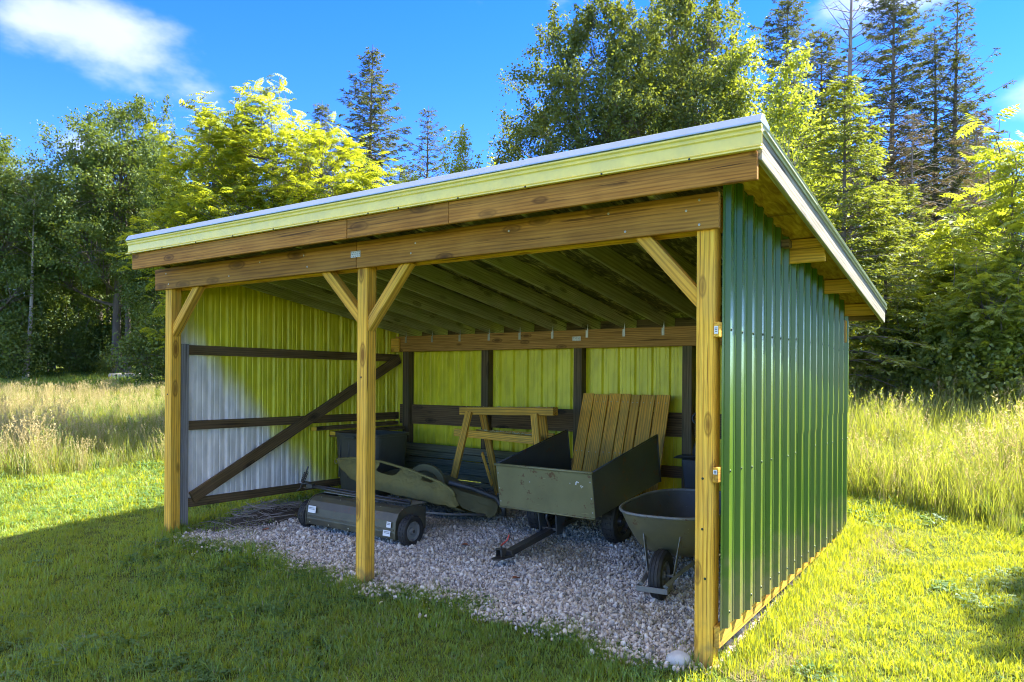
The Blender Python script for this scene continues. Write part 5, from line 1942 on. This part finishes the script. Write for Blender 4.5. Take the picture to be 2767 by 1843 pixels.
for px, d, s, m, lb in ((1760, 36, 0.95, OAK2, 'far shaded broadleaf tree behind the right roof corner'), (1990, 37, 0.85, OAK, 'far shaded broadleaf tree behind the bare pole'), (2130, 36, 0.80, OAK2, 'far shaded broadleaf tree behind the thin conifer pair'), (2270, 34, 0.75, OAK, 'far shaded broadleaf tree at the right edge')):
    plant_tree('shaded_tree', lb, m, px, d, s, px * 0.01, 'far broadleaf trees on the right')
plant_tree('hemlock_tree', 'sunlit young hemlock nearest the roof slope', HEMLOCK, 1930, 17.5, 1.12, 0.4)
plant_tree('hemlock_tree', 'lower sunlit hemlock right of the roof slope', HEMLOCK, 2035, 18, 0.78, 2.0)
plant_tree('hemlock_tree', 'young hemlock behind the back corner of the shed', HEMLOCK, 2085, 21, 0.85, 3.5)
plant_tree('walnut_sapling', 'yellow-green walnut sapling leaning in at the right edge', SAPLING, 2330, 17.0, 1.35, 0.4)
plant_tree('walnut_sapling', 'walnut sapling just left of the right-edge sapling', SAPLING, 2210, 18.5, 1.0, 2.2)
plant_tree('oak_tree', 'oak standing beyond the right picture edge, throwing dappled shade on the lawn', OAK2, 0, 0, 0.70, 4.2, xy=(5.9, 9.4))
plant_tree('oak_tree', 'second oak beyond the right picture edge, nearer the camera', OAK, 0, 0, 0.85, 1.2, xy=(11.5, 4.0))
plant_tree('walnut_sapling', 'short walnut sapling low at the right edge', SAPLING, 2280, 16.0, 0.75, 5.0)
for k, (x_, y_, s_, m_, lb) in enumerate(((7.0, 31.0, 1.1, SPRUCE, 'spruce just beyond the right picture edge'), (9.5, 34.0, 1.0, OAK, 'oak in the wood beyond the right picture edge'), (5.5, 36.0, 1.2, SPRUCE2, 'tall conifer in the wood beyond the right picture edge'), (12.0, 29.0, 0.95, OAK2, 'narrow oak farther along the wood beyond the right edge'))):
    plant_tree('edge_tree', lb, m_, 0, 0, s_, k * 1.4, 'wood continuing past the right edge', xy=(x_, y_))
GB = 'shrubs along the right wood edge'
for px, d, s, m, lb in ((2070, 14.0, 0.80, BUSH, 'low sunlit shrub right of the shed back corner'), (2150, 13.2, 0.85, BUSH, 'sunlit shrub in the middle of the right wood edge'), (2250, 12.6, 0.95, BUSH, 'sunlit shrub left of the low walnut sapling'), (2350, 12.0, 0.95, BUSH, 'sunlit shrub at the right picture edge'), (1985, 16.5, 0.95, BUSH, 'taller shrub behind the shed back corner'), (2120, 17.5, 1.1, BUSH, 'shrub under the thin conifers'), (2260, 18.0, 1.1, BUSH, 'shrub under the brown-needled conifer'), (2400, 14.0, 1.2, BUSH, 'shrub beyond the right edge')):
    plant_tree('shrub', lb, m, px, d * 1.32, s * 1.2, px * 0.01, GB, 'shrub')
GS = 'shrubs under the left wood'
for px, d, s, m, lb in ((20, 24, 0.9, BUSHD, 'dark shrub at the foot of the wood, left edge'), (110, 27, 1.0, BUSHD, 'dark shrub right of the pale leaning stem'), (195, 26, 0.8, BUSHD, 'dark shrub in the middle of the left wood foot'), (255, 25.5, 0.42, BUSH, 'small sunlit shrub at the foot of the left wood'), (320, 27, 1.05, BUSHD, 'dark shrub left of the left front post'), (380, 22, 0.8, BUSHD, 'dark shrub just behind the left front post'), (-60, 27, 1.2, BUSHD, 'dark shrub beyond the left edge'), (60, 33, 1.3, BUSHD, 'far dark shrub behind the pale leaning stem'), (220, 34, 1.3, BUSHD, 'far dark shrub among the left trunks'), (320, 35, 1.3, BUSHD, 'far dark shrub near the left roof corner'), (140, 38, 1.4, BUSHD, 'farthest dark shrub in the left wood')):
    plant_tree('shrub', lb, m, px, d * 1.3, s * 1.25, px * 0.013, GS, 'shrub')
# a fallen grey log at the wood's edge
x, y, z = at_px(300, 31.0)
lg = Tubes()
lg.add(curve3(np.array([-0.9, 0, 0.12]), np.array([0.9, 0.2, 0.16]), np.array([0, 0, 0.03]), 8), np.linspace(0.13, 0.09, 8), 9)
lg.add(curve3(np.array([0.2, 0, 0.15]), np.array([0.7, -0.3, 0.5]), np.array([0, 0, 0.03]), 4), np.linspace(0.04, 0.015, 4), 6)
tag(link('fallen_log', lg.mesh('fallen_log', BARKL), None, (x, y, z + 0.75), (0, 0, 0.5)), 'pale fallen log lying at the edge of the left wood', 'log').location.z = z


# ------------------------------------------------------------------ grass, meadow and gravel (uncountable: one object each)
def scatter_object(name, label, cat, pts, rot, scl, idx, protos):
    """points carrying rotation, scale and a variant index; a node group sets the real tufts on them."""
    hid = bpy.data.collections.new(name + '_variants')
    for k, me in enumerate(protos):
        o_ = bpy.data.objects.new('%s_variant_%02d' % (name, k), me)
        hid.objects.link(o_)
    me = bpy.data.meshes.new(name)
    me.vertices.add(len(pts))
    me.vertices.foreach_set('co', np.asarray(pts, np.float32).ravel())
    for nm, ty, key, data in (('rot', 'FLOAT_VECTOR', 'vector', rot), ('scl', 'FLOAT_VECTOR', 'vector', scl), ('idx', 'INT', 'value', idx)):
        a = me.attributes.new(nm, ty, 'POINT')
        a.data.foreach_set(key, np.asarray(data, np.int32 if ty == 'INT' else np.float32).ravel())
    me.update()
    ob = link(name, me)
    ng = bpy.data.node_groups.new(name, 'GeometryNodeTree')
    ng.interface.new_socket('Geometry', in_out='INPUT', socket_type='NodeSocketGeometry')
    ng.interface.new_socket('Geometry', in_out='OUTPUT', socket_type='NodeSocketGeometry')
    N, L = ng.nodes.new, ng.links.new
    gi, go = N('NodeGroupInput'), N('NodeGroupOutput')
    ip = N('GeometryNodeInstanceOnPoints')
    ci = N('GeometryNodeCollectionInfo')
    ci.inputs['Collection'].default_value = hid
    ci.inputs['Separate Children'].default_value = True
    ci.inputs['Reset Children'].default_value = True
    L(gi.outputs[0], ip.inputs['Points'])
    L(ci.outputs[0], ip.inputs['Instance'])
    ip.inputs['Pick Instance'].default_value = True

    def attr(nm, ty):
        n = N('GeometryNodeInputNamedAttribute')
        n.data_type = ty
        n.inputs['Name'].default_value = nm
        return n.outputs['Attribute']
    L(attr('idx', 'INT'), ip.inputs['Instance Index'])
    L(attr('rot', 'FLOAT_VECTOR'), ip.inputs['Rotation'])
    L(attr('scl', 'FLOAT_VECTOR'), ip.inputs['Scale'])
    L(ip.outputs[0], go.inputs[0])
    md = ob.modifiers.new('scatter', 'NODES')
    md.node_group = ng
    ob['kind'] = 'stuff'
    tag(ob, label, cat)
    return ob


def tuft(seed, n, rad, h, w, bend, mat, seg=3, seed_head=0.0, flat=0.0):
    """a tuft of n tapering, bending blades."""
    r = np.random.default_rng(seed)
    Q, T3 = [], []
    for k in range(n):
        a = r.uniform(0, 6.283)
        b0 = np.array([r.normal() * rad, r.normal() * rad, -0.01])
        hh = h * r.uniform(0.55, 1.2)
        d = np.array([math.cos(a), math.sin(a), 0])
        bd = bend * r.uniform(0.3, 1.3)
        s = np.array([-d[1], d[0], 0])
        tw = r.normal() * 0.6
        s = s * math.cos(tw) + d * math.sin(tw)
        t = np.linspace(0, 1, seg + 1)
        ang = flat + bd * t
        step = hh / seg
        pos = [b0]
        for i in range(seg):
            an = ang[i]
            pos.append(pos[-1] + step * (d * math.sin(an) + np.array([0, 0, math.cos(an)])))
        wd = w * r.uniform(0.7, 1.2) * (1 - 0.75 * t ** 1.5) * 0.5
        for i in range(seg - 1):
            Q.append([pos[i] - s * wd[i], pos[i] + s * wd[i], pos[i + 1] + s * wd[i + 1], pos[i + 1] - s * wd[i + 1]])
        T3.append([pos[-2] - s * wd[-2], pos[-2] + s * wd[-2], pos[-1]])
        if seed_head and r.random() < seed_head:
            tip = pos[-1]
            dd = unit(np.array(pos[-1]) - np.array(pos[-2]))
            for q in range(9):
                o_ = tip - dd * hh * 0.16 * q / 9
                v = unit(r.normal(size=3) * 0.7 + dd)
                s2 = unit(np.cross(v, r.normal(size=3)))
                l2 = hh * 0.05
                Q.append([o_, o_ + v * l2 * 0.5 + s2 * l2 * 0.16, o_ + v * l2, o_ + v * l2 * 0.5 - s2 * l2 * 0.16])
    return fast_quads('tuft', np.array(Q), mat, np.array(T3))


def clover(seed, n, mat):
    r = np.random.default_rng(seed)
    Q = []
    for k in range(n):
        c = np.array([r.normal() * 0.04, r.normal() * 0.04, r.uniform(0.015, 0.045)])
        a0 = r.uniform(0, 6.28)
        for j in range(3):
            a = a0 + j * 2.094
            d = np.array([[math.cos(a), math.sin(a), r.normal() * 0.2]])
            Q.append(leaf_quads(c[None], d, np.array([[r.normal() * .2, r.normal() * .2, 1.0]]), np.array([0.019]), np.array([0.017])))
    return fast_quads('tuft', np.concatenate(Q), mat)


G_LAWN = mat_leaf('lawn_blade', (0.050, 0.15, 0.014), (0.185, 0.36, 0.026), (0.66, 0.64, 0.018), 0.47, 0.045, True, dead=((0.36, 0.31, 0.14), 0.05))
G_CLOV = mat_leaf('clover_leaf', (0.040, 0.11, 0.022), (0.090, 0.185, 0.035), (0.30, 0.42, 0.04), 0.38, 0.04, True)
G_STRAW = mat_leaf('dry_thatch', (0.30, 0.24, 0.12), (0.46, 0.38, 0.20), (0.42, 0.34, 0.16), 0.3, 0.03, True)
G_MEAD = mat_leaf('meadow_blade', (0.075, 0.145, 0.02), (0.22, 0.275, 0.035), (0.50, 0.53, 0.04), 0.48, 0.05, True, dead=((0.42, 0.34, 0.16), 0.12))
G_SEED = mat_leaf('meadow_straw', (0.36, 0.29, 0.12), (0.54, 0.44, 0.22), (0.58, 0.48, 0.20), 0.4, 0.03, True)


def in_view(x, y, z, m=0.12):
    d = np.stack([x - CAM.x, y - CAM.y, z - CAM.z], -1)
    dep = d @ np.array(_f)
    u = (d @ np.array(_r)) / np.maximum(dep, 1e-3)
    v = (d @ np.array(_u)) / np.maximum(dep, 1e-3)
    return (dep > 0.6) & (np.abs(u) < 0.674 + m + 0.5 / np.maximum(dep, .6)) & (v > -0.41 - 0.12 - 0.6 / np.maximum(dep, .6)), dep


def inside_gravel(x, y):
    return (x > -6.10) & (x < 0.02) & (y > gravel_edge(x)) & (y < 3.9)


def fbm(x, y, s, seed=0):
    q = np.random.default_rng(seed).uniform(0, 6.28, 12)
    v = 0
    a = 1.0
    for i in range(5):
        f = s * 1.9 ** i
        v = v + a * (np.sin(x * f + q[i] + 1.7 * np.sin(y * f * 0.7 + q[i + 5])) * np.cos(y * f * 1.1 + q[i + 3] + 1.3 * np.sin(x * f * 0.6 + q[i])))
        a *= 0.6
    return v


def scatter_lawn():
    r = np.random.default_rng(101)
    P_, S_, I_ = [], [], []
    # bands of distance: (depth from, to, tufts per square metre, scale)
    for d0, d1, dens, sc in ((0.5, 4.5, 620, 0.95), (4.5, 7.0, 430, 1.05), (7.0, 10.0, 260, 1.2), (10.0, 15.0, 130, 1.5), (15, 20, 40, 2.2), (20, 36, 26, 2.6)):
        # bounding box of the band
        n = 0
        corners = []
        for px in (-500, 2850):
            for d in (d0, d1):
                corners.append(at_px(px, d)[:2])
        c = np.array(corners)
        lo, hi = c.min(0), c.max(0)
        n = int(np.prod(hi - lo) * dens)
        x = r.uniform(lo[0], hi[0], n)
        y = r.uniform(lo[1], hi[1], n)
        z = gz(x, y)
        ok, dep = in_view(x, y, z)
        ok &= (dep >= d0) & (dep < d1) & ~inside_gravel(x, y) & ((meadow_depth(x, y) < 0.3) | ((dep > 24.5) & (x < -9)))
        # mown lawn is thinner over the worn strip beside the right wall
        strip = (x > 0.0) & (x < 0.55 + 0.15 * fbm(x, y, 3.1, 4)) & (y > -0.3) & (y < 4.2)
        ok &= ~(strip & (r.random(n) < 0.55))
        x, y, z, strip = x[ok], y[ok], z[ok], strip[ok]
        f = fbm(x, y, 1.1, 2)
        g = fbm(x, y, 2.3, 9)
        k = len(x)
        q = r.random(k)
        typ = np.where(q < 0.72, r.integers(0, 4, k), 0)
        typ = np.where((q > 0.72) & (f > -0.2), r.integers(4, 6, k), typ)
        pst = np.where(strip, 0.75, np.clip((g - 0.75) * 0.6, 0.015, 0.5))
        typ = np.where(r.random(k) < pst, r.integers(6, 8, k), typ)
        s = sc * r.uniform(0.65, 1.3, k) * np.where(typ >= 6, 0.9, 1.0) * (1 + 0.28 * np.clip(fbm(x, y, 3.3, 12), -1, 1))
        P_.append(np.stack([x, y, z], 1))
        S_.append(np.stack([s, s, s * (0.85 + 0.25 * np.clip(f, -1, 1))], 1))
        I_.append(typ)
    # blades creeping into the gravel edge and under the left wall
    n = 5200
    x = r.uniform(-6.15, -0.05, n)
    y = gravel_edge(x) + np.abs(r.normal(size=n)) * 0.13 - 0.02
    keep = r.random(n) < np.clip(0.55 + 0.5 * fbm(x, y, 2.7, 5), 0.05, 0.9)
    x, y = x[keep], y[keep]
    P_.append(np.stack([x, y, gz(x, y)], 1))
    s = r.uniform(0.4, 0.85, len(x))
    S_.append(np.stack([s, s, s], 1))
    I_.append(r.integers(0, 6, len(x)))
    n = 2600
    x = -6.05 + np.abs(r.normal(size=n)) * 0.22
    y = r.uniform(0.3, 3.6, n)
    P_.append(np.stack([x, y, gz(x, y)], 1))
    s = r.uniform(0.5, 1.0, n)
    S_.append(np.stack([s, s, s], 1))
    I_.append(r.integers(0, 5, n))
    # longer unmown tufts hugging posts and wall feet
    tx, ty = [], []
    for x_ in (-6.27, -3.22, -0.06):
        a = r.uniform(0, 6.28, 46)
        d_ = 0.08 + np.abs(r.normal(size=46)) * 0.06
        tx.append(x_ + d_ * np.cos(a))
        ty.append(0.06 + d_ * np.sin(a))
    yy = r.uniform(0.2, 4.0, 420)
    tx.append(0.10 + np.abs(r.normal(size=420)) * 0.05)
    ty.append(yy)
    tx.append(-6.42 - np.abs(r.normal(size=300)) * 0.08)
    ty.append(r.uniform(0.1, 4.0, 300))
    x, y = np.concatenate(tx), np.concatenate(ty)
    ok = ~inside_gravel(x, y) | (r.random(len(x)) < 0.35)
    x, y = x[ok], y[ok]
    P_.append(np.stack([x, y, gz(x, y)], 1))
    s = r.uniform(1.0, 1.9, len(x))
    S_.append(np.stack([s * 0.8, s * 0.8, s], 1))
    I_.append(r.integers(0, 4, len(x)))
    n = 2600
    y = r.uniform(0.0, 4.1, n)
    x = 0.12 + np.abs(r.normal(size=n)) * (0.26 + 0.06 * np.sin(y * 2.1))
    P_.append(np.stack([x, y, gz(x, y) + 0.004], 1))
    s = r.uniform(0.6, 1.2, n)
    S_.append(np.stack([s, s, s], 1))
    I_.append(np.where(r.random(n) < 0.8, r.integers(6, 8, n), r.integers(0, 4, n)))
    P_, S_, I_ = np.concatenate(P_), np.concatenate(S_), np.concatenate(I_)
    k = len(P_)
    rot = np.stack([r.normal(size=k) * 0.12, r.normal(size=k) * 0.12, r.uniform(0, 6.28, k)], 1)
    protos = [tuft(1, 17, 0.032, 0.085, 0.0056, 1.0, G_LAWN), tuft(2, 20, 0.036, 0.068, 0.0060, 1.3, G_LAWN), tuft(3, 14, 0.032, 0.110, 0.0050, 1.2, G_LAWN), tuft(4, 18, 0.036, 0.060, 0.0066, 0.9, G_LAWN),
              clover(5, 12, G_CLOV), clover(6, 9, G_CLOV),
              tuft(7, 12, 0.045, 0.085, 0.0032, 0.5, G_STRAW, flat=1.15), tuft(8, 10, 0.05, 0.10, 0.0030, 0.5, G_STRAW, flat=1.3)]
    print('lawn tufts', k)
    scatter_object('lawn_grass', 'short mown lawn grass around the shed', 'grass', P_, rot, S_, I_, protos)


def scatter_meadow():
    r = np.random.default_rng(202)
    P_, S_, I_ = [], [], []
    for d0, d1, dens, sc in ((5, 10, 90, 0.95), (10, 15, 55, 1.0), (15, 28, 22, 1.1)):
        c = np.array([at_px(px, d)[:2] for px in (-400, 2750) for d in (d0, d1)])
        lo, hi = c.min(0), c.max(0)
        n = int(np.prod(hi - lo) * dens)
        x = r.uniform(lo[0], hi[0], n)
        y = r.uniform(lo[1], hi[1], n)
        z = gz(x, y)
        md = meadow_depth(x, y)
        ok, dep = in_view(x, y, z)
        left = x < -6.5
        far = np.where(left, 99.0, 14.0)
        ok &= ~(left & (dep > 25.5 + 1.2 * fbm(x, y, 0.5, 6)))
        # the shed hides the middle: keep what shows beside it and a strip under the walls
        lat = ((x - CAM.x) * _r0.x + (y - CAM.y) * _r0.y) / np.maximum(dep, .1) * 1747.9 + 1177
        ok &= (dep >= d0) & (dep < d1) & (md > -0.05 + 0.15 * fbm(x, y, 1.5, 3)) & (md < far) & ((lat < 980) | (lat > 1560))
        x, y, z, md, left = x[ok], y[ok], z[ok], md[ok], left[ok]
        k = len(x)
        f = fbm(x, y, 0.7, 7)
        pseed = np.where(left, np.clip(0.07 + 0.045 * md + 0.25 * f, 0.03, 0.5), np.clip(0.03 + 0.10 * f, 0.0, 0.2))
        typ = np.where(r.random(k) < pseed, r.integers(3, 5, k), r.integers(0, 3, k))
        s = sc * r.uniform(0.65, 1.15, k) * np.clip(0.55 + md * 0.5, 0.5, 1.0) * (1 + 0.30 * np.clip(f, -1.2, 1.2)) * np.where(left, np.clip(1.25 - 0.038 * dep[ok], 0.42, 0.95), 1.02)
        P_.append(np.stack([x, y, z], 1))
        S_.append(np.stack([s * 1.1, s * 1.1, s], 1))
        I_.append(typ)
    P_, S_, I_ = np.concatenate(P_), np.concatenate(S_), np.concatenate(I_)
    k = len(P_)
    rot = np.stack([r.normal(size=k) * 0.10, r.normal(size=k) * 0.10, r.uniform(0, 6.28, k)], 1)
    protos = [tuft(21, 26, 0.08, 0.66, 0.011, 0.9, G_MEAD, 4), tuft(22, 24, 0.09, 0.55, 0.012, 1.3, G_MEAD, 4), tuft(23, 28, 0.08, 0.74, 0.009, 0.7, G_MEAD, 4, 0.15),
              tuft(24, 22, 0.09, 0.82, 0.006, 0.5, G_SEED, 4, 0.8), tuft(25, 20, 0.09, 0.72, 0.006, 0.7, G_SEED, 4, 0.7)]
    protos.append(tuft(26, 9, 0.05, 0.42, 0.045, 1.2, G_CLOV, 4))
    I_ = np.where(np.random.default_rng(5).random(k) < 0.07, 5, I_)
    print('meadow tufts', k)
    scatter_object('meadow_grass', 'tall unmown meadow grass with straw-coloured seed heads behind the lawn', 'grass', P_, rot, S_, I_, protos)


def scatter_gravel():
    r = np.random.default_rng(303)
    m, nt, N, L, out = new_mat('crushed_limestone')
    b = N('ShaderNodeBsdfPrincipled')
    oi = N('ShaderNodeObjectInfo')
    rp = ramp(N, [(0.0, (0.27, 0.24, 0.185)), (0.35, (0.53, 0.47, 0.37)), (0.75, (0.76, 0.685, 0.55)), (1.0, (0.47, 0.38, 0.27))])
    L(oi.outputs['Random'], rp.inputs[0])
    no = N('ShaderNodeTexNoise')
    setin(no, 'Scale', 1.1)
    setin(no, 'Detail', 4.0)
    L(oi.outputs['Location'], no.inputs['Vector'])
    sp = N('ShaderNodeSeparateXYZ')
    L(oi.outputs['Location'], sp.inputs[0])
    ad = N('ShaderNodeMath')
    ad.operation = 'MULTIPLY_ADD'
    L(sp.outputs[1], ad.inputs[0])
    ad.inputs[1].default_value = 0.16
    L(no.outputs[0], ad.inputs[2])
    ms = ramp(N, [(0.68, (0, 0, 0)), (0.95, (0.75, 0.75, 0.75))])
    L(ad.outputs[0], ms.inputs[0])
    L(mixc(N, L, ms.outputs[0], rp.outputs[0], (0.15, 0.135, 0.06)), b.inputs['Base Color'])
    setin(b, 'Roughness', 0.85)
    setin(b, 'Specular IOR Level', 0.25)
    L(b.outputs[0], out.inputs[0])
    protos = []
    for k in range(7):
        bm = bmesh.new()
        bmesh.ops.create_icosphere(bm, subdivisions=2, radius=1.0)
        pl = unit(r.normal(size=(9, 3)))
        dd = r.uniform(0.55, 0.85, 9)
        sc = np.array([r.uniform(0.9, 1.4), r.uniform(0.7, 1.0), r.uniform(0.5, 0.75)])
        for v in bm.verts:
            c = np.array(v.co)
            for p_, d_ in zip(pl, dd):          # chip flat facets off the ball
                e = c @ p_ - d_
                if e > 0:
                    c = c - p_ * e
            v.co = Vector(c * sc)
        me = bpy.data.meshes.new('chip')
        bm.to_mesh(me)
        bm.free()
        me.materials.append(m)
        protos.append(me)
    n = 100000
    x = r.uniform(-6.15, 0.03, n)
    y = r.uniform(-0.35, 3.75, n)
    e = y - gravel_edge(x)
    lft = x - (-6.02 + 0.12 * np.sin(y * 3) + 0.05 * fbm(x, y, 4, 1))
    front = r.random(n) < np.clip(0.5 + e * 5.5, 0.006, 1) * np.clip(0.5 + lft * 4, 0.02, 1)
    thin = r.random(n) < np.clip(1.25 - 0.16 * y, 0.35, 1)
    ok = front & thin
    x, y = x[ok], y[ok]
    k = len(x)
    s = np.clip(np.exp(r.normal(size=k) * 0.50) * 0.0088, 0.003, 0.030)
    z = gz(x, y) + 0.010 + r.uniform(0, 0.016, k)
    print('gravel', k)
    scatter_object('gravel', 'loose pale crushed limestone gravel on the shed floor', 'gravel', np.stack([x, y, z], 1), r.uniform(0, 6.28, (k, 3)) * np.array([0.35, 0.35, 1]), np.repeat(s[:, None], 3, 1), r.integers(0, 7, k), protos)


scatter_gravel()
scatter_lawn()
scatter_meadow()
print('triangles', sum(len(m.loop_triangles) or sum(max(0, p.loop_total - 2) for p in m.polygons) for m in bpy.data.meshes if len(m.polygons) < 3000) + sum(2 * len(m.polygons) for m in bpy.data.meshes if len(m.polygons) >= 3000))
